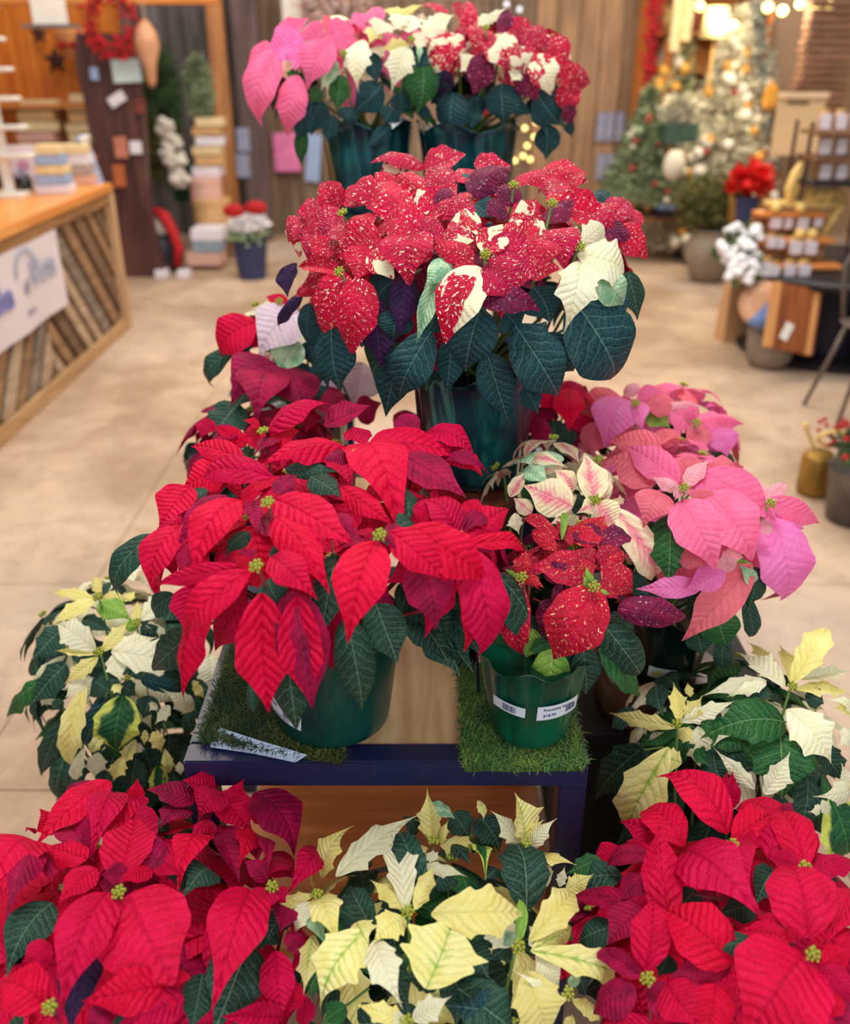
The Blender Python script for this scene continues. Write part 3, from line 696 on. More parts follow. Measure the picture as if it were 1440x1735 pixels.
B8 = parse('''R 10 870 -20 930 60;D 240 700 320 860 150;D 230 700 80 820 150 3;D 210 720 160 870 160 3;D 330 800 460 830 90;D 480 860 560 820 90;D 600 860 700 900 70''')
plant('burgundy poinsettia low behind the front red one, left side', (-.30, 1.62, .96), (.17, .12, .13), ((-.44, 1.82, .74), .06, .075, .14, foil_k),
      K1, G8, B8, [], 'DDR', 'G', seed=23, nwh=7, flen=.09)
K3b = K3
G9 = parse('''G 430 160 450 272 95;G 480 190 500 260 60;G 280 300 220 330 60''')
B9 = parse('''R 470 20 545 120 90;R 480 40 490 195 110 3;R 450 40 380 110 110;D 340 95 278 280 80;D 370 150 402 272 75;R 200 290 280 340 90;R 230 300 270 405 90;D 150 320 230 350 60''')
plant('red poinsettia low behind the tall teal pot, right side', (.26, 1.72, .98), (.13, .10, .12), ((.26, 1.86, .74), .06, .075, .14, foil_k),
      K3b, G9, B9, [], 'RD', 'G', seed=29, nwh=6, flen=.08)
# ---- top tier
K4 = (400, 0, 2.3607)
G10 = parse('''B 340 400 300 540 100;N 420 300 402 445 85;N 270 510 262 665 55;B 390 460 365 570 65;B 580 340 465 452 115;B 540 210 565 340 70;N 340 360 300 410 60;B 620 500 520 590 60;B 660 370 655 470 75;B 300 430 240 560 80;B 620 430 590 490 90
B 460 430 440 500 80;E 400 240 340 360 60;N 250 310 200 290 50;B 700 260 760 180 80;N 740 240 722 455 130 1;B 790 250 775 355 70''')
B10 = parse('''K 560 110 555 30 80;K 500 110 480 50 60;K 370 140 465 95 80;K 330 170 285 100 90;K 170 160 290 75 70;C 350 110 400 90 80;K 250 340 150 435 70;K 245 300 205 545 115;K 175 190 100 505 130 3;K 150 190 32 300 110;Q 270 160 120 215 120;Q 265 165 235 278 110;K 380 165 285 355 130;K 460 160 390 110 90
Y 700 80 575 42 44 0;Y 640 60 755 14 30;W 780 110 725 55 70;W 610 100 545 170 100;Y 560 110 530 180 80;W 510 160 488 365 110 3;W 690 130 690 60 110;W 760 110 875 55 70;W 740 130 850 135 90;W 740 130 725 205 70;Y 690 180 570 200 60 0;W 690 190 620 375 115 3;E 735 190 730 250 24;E 720 230 690 235 12;W 640 110 660 60 80''')
plant('pink and cream poinsettias mixed in one teal pot, top tier left', (-.17, 2.32, 1.61), (.25, .17, .13), ((-.135, 2.30, 1.30), .085, .105, .20, foil_t),
      K4, G10, B10, [(700, 165), (430, 220)], 'KWK', 'BN', seed=31, nwh=12, flen=.1)
G11 = parse('''B 1330 480 1345 550 40;B 970 380 960 490 75;B 860 350 780 415 70;P 840 280 820 390 75;B 870 370 865 556 130 1;B 1250 500 1240 640 100;B 1200 370 1292 500 140;B 1060 335 1072 500 140 1;B 930 450 990 470 90;B 1140 400 1110 460 90;P 940 270 960 350 70''')
B11 = parse('''S 850 40 740 25 60;S 900 60 860 20 60;W 1000 70 1120 70 50;W 1020 60 950 110 60;S 940 130 925 5 75;S 1080 110 1200 130 95;Z 1040 90 1120 90 80;S 1130 180 1190 120 90;S 1250 150 1325 265 105;S 1200 200 1270 150 90;S 1150 120 1240 200 90;S 1000 120 955 215 110;S 870 130 920 190 90;Z 990 220 950 375 110;W 960 230 895 290 75
H 1040 150 1110 280 130;S 1020 150 1060 260 110;H 1120 190 1150 290 100;S 1130 230 1200 280 110;Z 1150 280 1200 400 110;W 1130 280 1100 325 60;H 1200 220 1260 375 115 3;S 1330 300 1410 330 90;S 1320 330 1340 460 100;Z 1320 420 1340 495 60;H 910 150 770 305 110 3;S 1300 280 1370 330 90''')
plant('cream splashed red poinsettia in a teal foil pot, top tier right', (.19, 2.32, 1.61), (.185, .16, .13), ((.10, 2.30, 1.30), .09, .115, .20, foil_t),
      K4, G11, B11, [(1000, 120)], 'SSH', 'BG', seed=37, nwh=10, flen=.1)
# ---- low left cream
K5 = (0, 930, 3.1304)
G12 = parse('''G 330 420 180 582 160;G 350 610 175 822 160;N 220 700 57 890 120;G 330 800 270 860 70;G 340 900 220 1200 130;G 350 1080 330 1335 150;B 560 790 440 1045 130;G 440 370 600 440 90;G 780 320 760 430 90;B 750 690 960 750 100;G 900 980 870 1260 170;G 720 1110 700 1275 150;G 940 640 1050 620 80
G 500 700 590 760 120;U 840 1150 830 1300 110;G 640 720 720 780 110;G 800 780 760 900 140;G 600 1100 560 1250 140;G 980 880 1010 980 90;G 440 1100 400 1280 120;G 900 400 980 560 120;U 650 780 620 1070 260 3''')
B12 = parse('''W 730 70 580 235 130;Y 530 250 512 150 60;Y 500 270 265 240 70 0;Y 500 275 270 410 90 0;Y 540 270 690 270 90;L 520 290 700 380 120;Y 850 190 760 160 60;Y 660 280 720 220 50;W 750 380 870 270 120;Y 720 390 730 270 54;L 730 410 640 400 60
W 1110 560 1110 760 150 3;Y 1020 700 1090 800 56;W 1030 850 850 740 110;W 830 820 790 860 60;W 900 830 820 930 70;V 770 960 765 1045 40;Y 810 970 855 1075 80;V 870 1060 895 1190 66;V 560 960 480 1085 66;V 720 1010 650 1150 70;Y 600 720 640 770 60;W 740 1030 700 1090 80
W 450 1050 408 1225 74;W 520 1080 500 1210 110;Y 650 1100 600 1230 90;W 950 1130 960 1200 50;W 510 540 300 395 150 3;Y 500 560 293 542 56;Y 520 575 340 718 90 3;Y 460 700 395 1165 130 3;W 460 690 345 790 90;W 600 560 640 705 110;W 590 545 990 605 190 3;W 600 540 830 470 110;Y 540 545 682 378 80''')
plant('cream white poinsettia with jagged bracts low at the left of the table', (-.585, 1.43, .60), (.195, .19, .19), ((-.57, 1.48, 0), .10, .125, .24, foil_k),
      K5, G12, B12, [(525, 262), (530, 550), (725, 400)], 'WGG', 'G', seed=41, nwh=10, flen=.095, gshape='lobed')
# ---- low right cream
K8 = (960, 1060, 2.5708)
G13 = parse('''G 330 530 128 752 170;G 300 370 195 450 90;G 390 260 420 390 120;G 700 560 570 640 120;G 640 560 700 700 140;G 870 260 760 330 120;G 780 280 900 300 90;G 1100 520 1210 680 120;G 1050 660 1000 900 130;G 1220 860 1220 1040 90;G 960 760 900 820 120;N 600 560 560 540 60;N 560 540 620 610 60
G 1040 300 1120 340 100;G 800 420 820 330 90;U 1150 750 1170 995 230 3;N 930 475 940 750 280 3;N 950 420 592 485 215 3''')
B13 = parse('''Y 540 310 525 245 38;W 870 240 585 310 75 0;W 870 250 700 310 60;Y 920 220 785 75 66;W 950 265 745 122 95;Y 980 255 925 90 95;W 1000 235 1240 200 60;Y 1100 270 1150 240 60;Y 1000 280 1240 310 75;W 1240 370 1130 320 80;Y 1240 400 1160 360 80;W 1240 450 1175 530 90;Y 975 260 1145 8 125 3
W 960 365 1155 598 185 3;W 1110 790 1050 810 50;W 1110 760 1140 830 50;W 1240 700 1080 745 110;W 1220 740 1195 598 90;W 860 735 972 548 100;W 820 712 645 538 70;Y 490 450 557 515 75;Y 475 445 188 380 72 0;W 500 420 745 325 70 0;Y 520 410 590 310 75;Y 490 425 465 250 70 2
Y 640 720 600 640 80;V 500 600 400 560 100;V 445 530 278 905 210 3''')
plant('cream yellow poinsettia with jagged bracts low at the right edge', (.515, 1.20, .585), (.215, .175, .19), ((.50, 1.16, 0), .10, .12, .24, foil_k),
      K8, G13, B13, [(978, 270), (482, 430)], 'WGN', 'GN', seed=43, nwh=10, flen=.1, gshape='lobed')
# ---- front row
K6 = (0, 1300, 2.5714)
G14 = parse('''G 400 430 255 530 70;G 1180 690 1110 800 120;G 1230 640 1150 780 120;G 225 590 28 905 180 3;G 830 420 780 540 150;G 700 240 640 320 120;G 920 450 800 560 160;G 1100 560 1060 680 140;G 1030 1080 1120 1150 120;G 60 1090 100 1150 90;G 540 1060 560 1130 120;G 880 900 830 1150 140;G 1080 770 930 1160 250 3;P 420 760 310 1160 160 3''')
B14 = parse('''R 590 165 600 50 75;D 300 80 420 160 110;R 240 290 180 180 90;R 150 290 110 280 40;R 940 110 795 60 95;D 850 150 640 100 110 0;D 800 170 700 260 130;R 640 130 560 230 80;D 230 480 180 340 60;R 480 60 160 340 140 0;D 300 230 410 410 160;R 380 400 190 340 120;R 640 320 625 160 120;R 600 140 400 340 100
R 510 115 400 390 150 3;D 560 470 440 470 90;r 520 480 590 230 210 2;D 700 440 590 300 150;R 700 400 790 470 120;R 665 450 520 500 80;R 1150 240 1060 160 90;D 1110 110 1285 375 190 3;D 1070 270 1120 420 120;D 860 250 940 180 90;R 890 310 775 525 150 3;R 930 255 818 335 95;D 940 255 1037 505 150 2;R 1080 270 1040 425 110;R 960 110 1095 280 150 2
R 975 115 870 220 150 3;R 1000 160 1062 50 66;R 1390 360 1255 550 120;R 1160 380 1290 480 130;D 1130 320 1160 480 70;D 1160 500 1060 410 80;R 1240 400 1170 470 110;R 1180 540 1120 685 120;R 1190 540 1245 590 90;D 1250 720 1320 830 80;D 1250 610 1220 720 110;R 1300 940 1240 1090 90;R 1330 1000 1320 1150 80
R 1200 800 1225 1100 145 3;R 780 880 770 960 90;R 220 770 100 870 120;D 240 1010 260 1119 60;D 480 1060 380 1150 110;R 740 950 365 1020 180 3;R 800 1000 500 1140 170;R 620 1040 760 1160 190;R 1220 1090 965 1085 120;R 200 1030 0 940 200 3;D 170 350 30 640 130;R 170 330 -60 560 230 3
R 420 440 255 590 120;R 470 545 268 1045 225 3;R 1090 530 930 1040 250 3;r 550 560 752 940 400 0''')
plant('large red poinsettia at the bottom left corner in front of the table', (-.40, .80, .575), (.265, .20, .18), ((-.38, .78, 0), .11, .135, .27, foil_g),
      K6, G14, B14, [(522, 552), (1180, 530), (225, 1045)], 'RRRRRD', 'G', seed=47, nwh=14, flen=.115, stemcol='r', lift=.06)
K7 = (440, 1300, 2.3226)
G15 = parse('''G 860 200 945 335 140;G 760 180 830 280 120;G 720 310 830 390 120;G 620 260 560 190 70;N 820 300 930 340 90;G 880 620 950 760 110;G 450 640 365 475 120;G 560 560 480 490 120;G 520 780 590 950 120;N 1340 360 1210 420 90;G 1380 440 1210 530 90;N 1220 620 1330 790 110
G 620 430 660 540 110;G 940 400 880 450 110;G 330 500 400 540 90;N 290 750 205 925 100;G 700 860 560 830 110;G 380 600 300 560 90;G 980 700 900 760 110;G 1240 780 1280 900 90;N 340 940 250 1010 100;G 800 700 900 830 150;B 970 990 745 940 170;G 780 870 1005 1040 220 3;U 840 340 890 430 90;G 640 510 540 258 125 3;G 1050 560 985 298 205 3''')
B15 = parse('''E 680 140 770 200 50;V 860 130 880 210 40;Y 620 350 650 320 44;Y 690 290 612 205 44;W 700 360 650 340 50;Y 710 300 745 208 40;Y 710 305 875 330 76 0;Y 680 295 660 82 88 2;Y 1060 360 1245 387 54 0;W 1130 470 1070 390 80;W 1180 470 1200 392 42;Y 1205 485 1312 422 76;Y 1040 310 1110 205 84
W 1030 305 918 168 74;V 1045 300 1000 100 120 2;W 1065 325 1168 202 66;E 1045 320 1050 270 20;W 640 385 815 425 54;W 210 530 135 660 100;E 250 560 260 700 90;V 210 660 175 895 95 4;W 300 430 618 193 110 0;Y 245 435 362 230 100 3;Y 215 470 200 402 34;Y 210 505 28 582 60 0;Y 235 520 328 742 135 3
V 420 640 238 940 205 3;V 380 610 430 700 120;Y 590 560 438 450 74;W 575 560 515 262 120 2;Y 610 560 688 388 74;Y 575 600 445 700 125 3;W 450 680 560 945 140 3;W 1090 720 1180 870 100;W 1060 700 1150 640 110;W 1000 700 890 565 140;E 1000 700 960 640 60;Y 1060 685 1218 488 130 3;L 1020 690 1018 515 46;V 1070 720 1220 630 90
V 1065 722 1390 832 120 3;Y 1045 800 1140 1060 205 3;Y 1230 915 1335 1002 64;W 1180 900 1000 800 60;Y 580 1000 375 930 80 0;W 600 995 752 903 95;W 570 980 520 1010 60;E 1220 860 1260 820 40;Y 1200 990 1240 1060 80;Y 760 650 690 570 90;V 655 872 770 560 300 2;Y 675 580 1048 582 190 3''')
plant('pale yellow poinsettia with jagged bracts at the bottom centre, front row', (.0, .80, .555), (.205, .175, .175), ((0, .78, 0), .10, .125, .25, foil_k),
      K7, G15, B15, [(230, 510), (583, 575), (683, 300), (1045, 315), (1013, 708), (1203, 890), (578, 1000)], 'YGGN', 'GN', seed=53, nwh=12, flen=.09, gshape='lobed', lift=.05)
G16 = parse('''G 240 1090 60 1180 130;G 200 1310 50 1380 120;G 900 1060 820 1220 120;G 1130 1100 1180 1110 60;G 560 1150 480 1250 120;G 820 1220 660 1260 110;G 900 1330 1000 1250 120;G 440 1430 400 1530 110;G 950 1440 900 1350 120''')
B16 = parse('''R 600 700 490 680 60;R 680 740 700 640 50;R 710 800 722 640 80 2;R 510 950 230 840 150;R 740 800 1008 822 110 0;D 920 790 990 810 60;R 880 1010 960 830 120;R 1040 1060 900 820 160 3;R 720 930 890 840 150 3;R 740 940 850 960 120;R 510 960 320 820 160 3;R 1060 1030 1008 890 120;R 1070 1070 1250 1040 120;R 1020 1060 875 1010 110
R 370 1000 260 960 70;R 250 990 118 1050 100;D 370 1000 170 1060 80;D 350 1080 240 1200 130;D 330 1230 180 1390 140;D 310 1210 18 1190 90 0;R 720 950 800 1180 160 3;R 705 905 398 652 175 3;R 440 1275 405 885 165 4;R 510 990 848 1260 260 3;R 1232 1150 1120 1390 150;R 1240 1320 1170 1450 110
R 980 1360 740 1335 100 0;R 930 1300 830 1270 60;R 1010 1380 960 1310 60;D 720 1440 450 1530 140;r 1050 1360 950 1040 270 3;D 330 1530 150 1410 90;D 190 1400 200 1500 110;D 300 1580 115 1690 150;R 380 1740 140 1745 100;R 345 1505 375 1185 165 3;R 430 1560 590 1750 190;D 370 1560 515 1760 140;R 650 1560 600 1800 170;r 720 1470 428 1240 240 3
G 820 1385 628 1405 100 1;R 1120 1480 1240 1420 110;D 1200 1580 1200 1800 150;R 1140 1560 1100 1740 150;R 1110 1480 1250 1650 120;r 1035 1440 790 1800 410 3''')
plant('bright red poinsettia at the bottom right corner, front row', (.405, .80, .565), (.235, .20, .18), ((.40, .78, 0), .11, .135, .27, foil_g),
      K8, G16, B16, [(1065, 1435), (355, 1540), (720, 965), (1032, 1062)], 'RRRRRD', 'G', seed=59, nwh=14, flen=.115, stemcol='r', lift=.06)
# ---------------------------------------------------------------- background shop
R = random.Random(99)
def lblock(name, label, cat, c, s, m, rot=None, group=None, bevel=.004):
    o = obj(name, bx((0, 0, 0), s, bevel=bevel), m); o.location = c
    if rot: o.rotation_euler = rot
    return tag(o, label, cat, group)
def sz(px, p): return px*mpp(p)
def foliage(bm_or_name, pts_fn, n, L, w, m, parent, name='foliage', sd=1, kind='stuff'):
    r = random.Random(sd); vs, fs = [], []
    for _ in range(n):
        p = Vector(pts_fn(r)); d = Vector((r.gauss(0, 1), r.gauss(0, 1), r.gauss(.1, .8))).normalized(); s = d.orthogonal().normalized()*w/2
        s = Matrix.Rotation(r.uniform(0, 3), 3, d) @ s; l = L*r.uniform(.6, 1.2); i = len(vs)
        vs += [p, p+d*l*.5+s, p+d*l, p+d*l*.5-s]; fs += [(i, i+1, i+2, i+3)]
    me = bpy.data.meshes.new(name); me.from_pydata(vs, [], fs); return obj(name, me, m, parent, kind=kind)
def ell(c, r): 
    def f(q):
        d = Vector((q.gauss(0, 1), q.gauss(0, 1), q.gauss(0, 1))).normalized()*q.random()**.4
        return (c[0]+d.x*r[0], c[1]+d.y*r[1], c[2]+d.z*r[2])
    return f
def cone(c, r, h):
    def f(q):
        t = q.random()**1.4; a = q.uniform(0, 6.28); k = r*(1-t)*q.uniform(.6, 1)
        return (c[0]+k*math.cos(a), c[1]+k*math.sin(a), c[2]+t*h)
    return f
white = plain('white_paint', (236, 232, 226), .6, var=.03)
cardw = plain('white_card', (232, 226, 238), .6, var=.03)
cream = plain('cream_box_card', (238, 214, 168), .6, var=.08)
tan = plain('tan_card', (214, 172, 120), .6, var=.08)
pinkc = plain('dusty_pink_card', (222, 178, 164), .6, var=.06)
bluec = plain('pale_blue_card', (160, 184, 226), .6, var=.06)
orange = wood('orange_pine', (226, 140, 52), (196, 104, 30), 2, 2, .5, .1, .1)
orangeh = wood('orange_pine_beam', (226, 150, 78), (200, 116, 46), 2, 0, .5, .1, .1)
dkwood = wood('dark_live_edge_wood', (104, 66, 62), (64, 38, 40), 2, 2, .4, .2, .1)
red = plain('red_fabric', (190, 20, 32), .7, var=.15, scale=30)
redb = plain('red_berry', (196, 26, 40), .4, var=.1)
wht = plain('white_petal', (244, 242, 246), .6, var=.02)
gold = plain('antique_gold', (220, 176, 96), .4, .15, var=.2, scale=20)
goldb = plain('bright_gold', (250, 212, 130), .4, .05, var=.2, scale=20)
black = plain('black_metal', (34, 32, 38), .45, .2, var=.05)
evg = plain('evergreen_needle', (84, 116, 70), .8, var=.35, scale=8)
evg2 = plain('pale_evergreen_needle', (166, 186, 146), .8, var=.3, scale=8)
sage = plain('flocked_sage_needle', (232, 226, 200), .8, var=.25, scale=6)
olive = plain('olive_leaf', (120, 118, 66), .8, var=.3, scale=8)
warm = plain('warm_bulb_glass', (255, 226, 140), .4, emit=3.2, var=0)
# --- counter
pl = [wood('reclaimed_plank_%s' % n_, a, b, 3, 1, .8, .4, .3) for n_, a, b in (('tan', (178, 142, 104), (140, 106, 76)), ('grey', (158, 142, 128), (116, 100, 88)), ('brown', (136, 106, 80), (98, 74, 56)), ('pale', (200, 176, 150), (166, 138, 112)))]
t = thing('shop_counter', 'shop counter clad in chevron reclaimed planks with an orange wood top, left', 'counter', (-2.45, 4.4, 0))
Lc = t.location
obj('carcass', bx((0, 0, .43), (.84, 3.36, .84), bevel=0), plain('counter_carcass', (86, 66, 52), .8), t)
ctop = wood('orange_counter_top', (240, 170, 96), (214, 136, 64), 2, 1, .35, .05, .05)
obj('worktop', bx((0, 0, .892), (.96, 3.44, .05), bevel=.006), ctop, t)
edge = wood('pale_trim_wood', (206, 168, 124), (170, 130, 90), 3, 1, .7, .3, .1)
obj('top_trim', bx((.452, 0, .835), (.03, 3.40, .062), bevel=.003), wood('brown_trim_wood', (172, 128, 84), (130, 90, 54), 3, 1, .7, .3, .1), t)
obj('base_trim', bx((.456, 0, .035), (.04, 3.40, .07), bevel=.003), edge, t)
obj('corner_post', bx((.450, 1.685, .43), (.06, .06, .86), bevel=.003), wood('pale_post_wood', (214, 178, 140), (180, 142, 104), 3, 2, .7, .3, .1), t)
def clip(poly, y0, y1, z0, z1):
    for ax, v, sg in ((0, y0, 1), (0, y1, -1), (1, z0, 1), (1, z1, -1)):
        out = []
        for i in range(len(poly)):
            a, b = poly[i], poly[(i+1) % len(poly)]; da, db = (a[ax]-v)*sg, (b[ax]-v)*sg
            if da >= 0: out.append(a)
            if (da >= 0) != (db >= 0):
                k = da/(da-db); out.append((a[0]+(b[0]-a[0])*k, a[1]+(b[1]-a[1])*k))
        poly = out
        if len(poly) < 3: return None
    return poly
rr = random.Random(12)
for (ya, yb, sg) in ((-.75, .45, 1), (.45, 1.655, -1), (-1.65, -.75, -1)):
    c = -3.0
    while c < 4:
        w = rr.uniform(.11, .16); g = .004; dy = 1.0; dz = sg*1.15
        a = [(ya-1, c+g), (yb+1, c+g), (yb+1, c+w-g), (ya-1, c+w-g)]
        # diagonal strips: z = c + slope*(y-ya)
        poly = [(y, z + (y-ya)*dz) for y, z in a]
        poly = clip([(p[0], p[1]) for p in poly], ya+.003, yb-.003, .072, .803); wz = w*1.5; c += w*1.5
        if not poly: continue
        bm = bmesh.new(); off = rr.uniform(.0, .007)
        f0 = [bm.verts.new((.421, y, z)) for y, z in poly]; f1 = [bm.verts.new((.434+off, y, z)) for y, z in poly]
        bm.faces.new(list(reversed(f0))); bm.faces.new(f1); n = len(poly)
        for i in range(n): bm.faces.new((f0[i], f0[(i+1) % n], f1[(i+1) % n], f1[i]))
        bmesh.ops.recalc_face_normals(bm, faces=bm.faces)
        obj('plank', bm, rr.choice(pl), t)
# banner with its writing
bn = thing('cloth_banner', 'white cloth banner with blue lettering hung on the counter front', 'banner', (-1.996, 4.5, .63))
bm = bmesh.new(); g = {}
for i in range(31):
    for j in range(13):
        y = -.62+1.22*i/30; z = (-.235+.47*j/12) + .02*(i/30-.5); xx = .008+.006*math.sin(i*.5)*(1-j/12)
        g[i, j] = (bm.verts.new((xx, y, z)), bm.verts.new((xx+.002, y, z)))
for i in range(30):
    for j in range(12):
        for k in (0, 1): bm.faces.new([g[a, b][k] for a, b in ((i, j), (i+1, j), (i+1, j+1), (i, j+1))])
smooth(obj('cloth', bm, plain('banner_cloth', (226, 216, 226), .8, var=.02), bn))
def btext(s, y, z, size, m):
    o = obj('lettering', text_mesh(s, size, bold=size*.03), m, bn)
    o.rotation_euler = (math.pi/2, 0, math.pi/2); o.location = (.020, y, z)
bl = plain('banner_blue_ink', (120, 124, 200), .8, var=.02); bl2 = plain('banner_pale_ink', (176, 184, 210), .8, var=.02); blg = plain('banner_grey_ink', (150, 150, 170), .8, var=.02)
btext('Lake', -.40, -.07, .17, bl); btext('Vista', .17, -.03, .17, bl2); btext('of', .06, -.05, .10, blg)
bm = bmesh.new(); pv = None
for i in range(33):
    a = -2.4+ 4.2*i/32 + math.pi*.45
    v = [bm.verts.new((.021, .13+r_*math.cos(a), .05+r_*math.sin(a)*.8)) for r_ in (.115, .140)]
    if pv: bm.faces.new((pv[0], pv[1], v[1], v[0]))
    pv = v
obj('ring_mark', bm, bl2, bn)
btext('store', .05, -.155, .05, blg)
# --- items on the counter (top at z = .917)
CT = .917
def on(px, py, z=CT): return ground(px, py, z)
t = thing('white_display_rack', 'white tree-shaped rack with stepped shelves on the counter', 'rack', (-2.36, 5.50, CT))
obj('spine', bx((0, 0, .48), (.05, .04, .96), bevel=.004), white, t)
for k in range(6):
    o = obj('shelf', bx((0, 0, .22+.145*k), (.33-.025*k, .12, .022), bevel=.006), white, t)
obj('base', bx((0, 0, .012), (.18, .16, .024), bevel=.004), white, t)
for i, (px, py, w, h, m, lab) in enumerate(((45, 285, .19, .25, 'c', 'white card sign with a pink flower print on the counter'),)):
    p = on(48, 322); t = thing('card_sign', lab, 'sign', p, rz=.15)
    obj('card', bx((0, 0, h/2), (w, .012, h), Matrix.Rotation(-.1, 3, 'X'), .002), plain('pale_pink_card', (238, 222, 236), .6, var=.02), t)
    o = obj('printed_flower', ball(bmesh.new(), (0, -.008, h*.55), .035, 2, (1, .06, 1)), plain('pink_print', (232, 170, 214), .6), t)
    obj('foot', bx((0, .01, .006), (w*.6, .08, .012), bevel=.002), white, t)
p0 = on(78, 332)
cc = [cardw, bluec, cream, bluec, cream]
for k in range(5):
    lblock('greeting_card_box', ['lowest pale box of the blue and cream stack on the counter', 'blue box second from the bottom of the counter stack', 'cream box in the middle of the counter stack', 'blue box fourth up in the counter stack', 'cream box topping the blue and cream stack on the counter'][k], 'box', (p0.x+.02, p0.y+.12, CT+.027+.053*k), (.19-.012*k, .14, .05), cc[k], (0, 0, .1*(k % 2)), 'boxes stacked on the counter')
p0 = on(112, 310); t = thing('potted_flowers', 'dark green pot with small red and white flowers on the counter', 'plant', (p0.x, p0.y+.1, CT))
obj('pot', lathe(bmesh.new(), [(.05, 0), (.06, .09), (.063, .10)], 20), plain('dark_green_pot', (34, 56, 40), .5), t)
bm = bmesh.new()
for k in range(14): ball(bm, (R.uniform(-.07, .07), R.uniform(-.05, .05), .12+R.uniform(0, .03)), .018)
obj('petals', bm, plain('coral_red_petal', (230, 92, 84), .6), t, kind='stuff')
bm = bmesh.new()
for k in range(8): ball(bm, (R.uniform(.02, .09), R.uniform(-.05, .05), .12+R.uniform(0, .03)), .017)
obj('petals', bm, wht, t, kind='stuff')
p0 = on(113, 318); o = obj('yellow_ball', ball(bmesh.new(), (0, 0, .034), .036, 3), plain('yellow_rubber', (240, 212, 30), .5), None); smooth(o); o.location = p0
tag(o, 'small bright yellow ball on the counter edge', 'ball')
for k, (px, py, lab) in enumerate(((6, 318, 'dark glass candle jar furthest left on the counter'), (24, 322, 'dark green glass candle jar with a blue tag, second from left'), (44, 325, 'dark green candle jar nearest the counter front edge'))):
    p0 = on(px, py); t = thing('candle_jar', lab, 'jar', p0, 'dark candle jars on the counter')
    smooth(obj('glass', lathe(bmesh.new(), [(.036, 0), (.045, .01), (.045, .07), (.036, .08)], 20), plain('dark_green_glass', (34, 40, 38), .15, coat=.8), t))
    obj('lid', lathe(bmesh.new(), [(.034, .08), (.034, .095), (.01, .10), (.006, .13)], 16), black, t)
    obj('paper_tag', bx((.01, -.047, .11), (.035, .004, .05), bevel=.001), bluec, t)
p0 = on(172, 306); t = thing('clipboard_stand', 'tall leaning white and blue card stand at the counter corner', 'sign', (p0.x-.02, p0.y-.1, CT))
obj('front_card', bx((0, 0, .13), (.022, .15, .30), Matrix.Rotation(-.22, 3, 'Y'), .002), bluec, t)
obj('back_card', bx((-.06, 0, .13), (.02, .15, .30), Matrix.Rotation(.35, 3, 'Y'), .002), white, t)
p0 = on(148, 312); 
for k in range(4): lblock('gift_box', ['dusty pink gift box at the base of the counter corner stack', 'grey pink gift box second up, counter corner', 'pale gift box third up, counter corner', 'cream gift box on top of the counter corner stack'][k], 'box', (p0.x-.05, p0.y+.0, CT+.03+.058*k), (.20-.01*k, .16, .055), [pinkc, plain('grey_pink_card', (188, 170, 166), .6), cardw, cream][k], (0, 0, .12*(k % 2)), 'gift boxes on the counter corner')
# --- behind the counter: orange cabinet, beam, stars
t = thing('pine_cabinet', 'orange pine cabinet with a dark panel painted as a shaded opening behind the counter', 'cabinet', (-3.45, 8.6, 0))
obj('back_board', bx((0, .2, 1.15), (1.75, .04, 2.3), bevel=0), orange, t)
obj('side_panel', bx((-.85, 0, 1.15), (.05, .4, 2.3)), orange, t); obj('side_panel', bx((.85, 0, 1.15), (.05, .4, 2.3)), orange, t)
for z in (.45, .85, 1.25): obj('shelf', bx((0, 0, z), (1.65, .38, .03)), orangeh, t)
obj('opening_shade_panel', bx((-.42, .172, 1.75), (.34, .01, .75)), plain('painted_opening_shade', (52, 28, 22), .8), t)  # flat dark panel, the shade inside an opening put into its colour
lblock('ceiling_beam', 'heavy orange pine beam across the top left', 'beam', (-3.1, 7.9, 2.06), (3.1, .16, .17), orangeh)
def star(px, py, Y, r, label):
    p = at(px, py, Y); bm = bmesh.new(); n = 10
    for s, q in ((0, -1), (1, 1)): pass
    ring = [(r*(1 if i % 2 == 0 else .45)*math.sin(i*math.pi/5), r*(1 if i % 2 == 0 else .45)*math.cos(i*math.pi/5)) for i in range(10)]
    f = bm.verts.new((0, -.02, 0)); b = bm.verts.new((0, .01, 0)); vs = [bm.verts.new((x, 0, z)) for x, z in ring]
    for i in range(10): bm.faces.new((f, vs[i], vs[(i+1) % 10])); bm.faces.new((b, vs[(i+1) % 10], vs[i]))
    o = obj('star_ornament', bm, plain('dark_rusty_metal', (70, 36, 24), .6), None); o.location = p; tag(o, label, 'ornament', 'metal stars on the pine cabinet')
star(66, 58, 8.66, .09, 'upper dark metal star on the orange cabinet'); star(95, 103, 8.66, .12, 'lower larger dark metal star on the orange cabinet')
p = at(125, 72, 8.5); t = thing('basket_with_red_bow', 'round tan basket with a red bow hanging on the orange cabinet', 'basket', p)
smooth(obj('basket', lathe(bmesh.new(), [(.08, -.14), (.13, -.06), (.14, .06), (.12, .10)], 24), plain('peach_wicker', (222, 150, 96), .8, bump=.5), t))
obj('bow', ball(ball(bmesh.new(), (-.05, -.13, -.02), .05, 2, (1, .4, .6)), (.05, -.13, -.02), .05, 2, (1, .4, .6)), red, t)
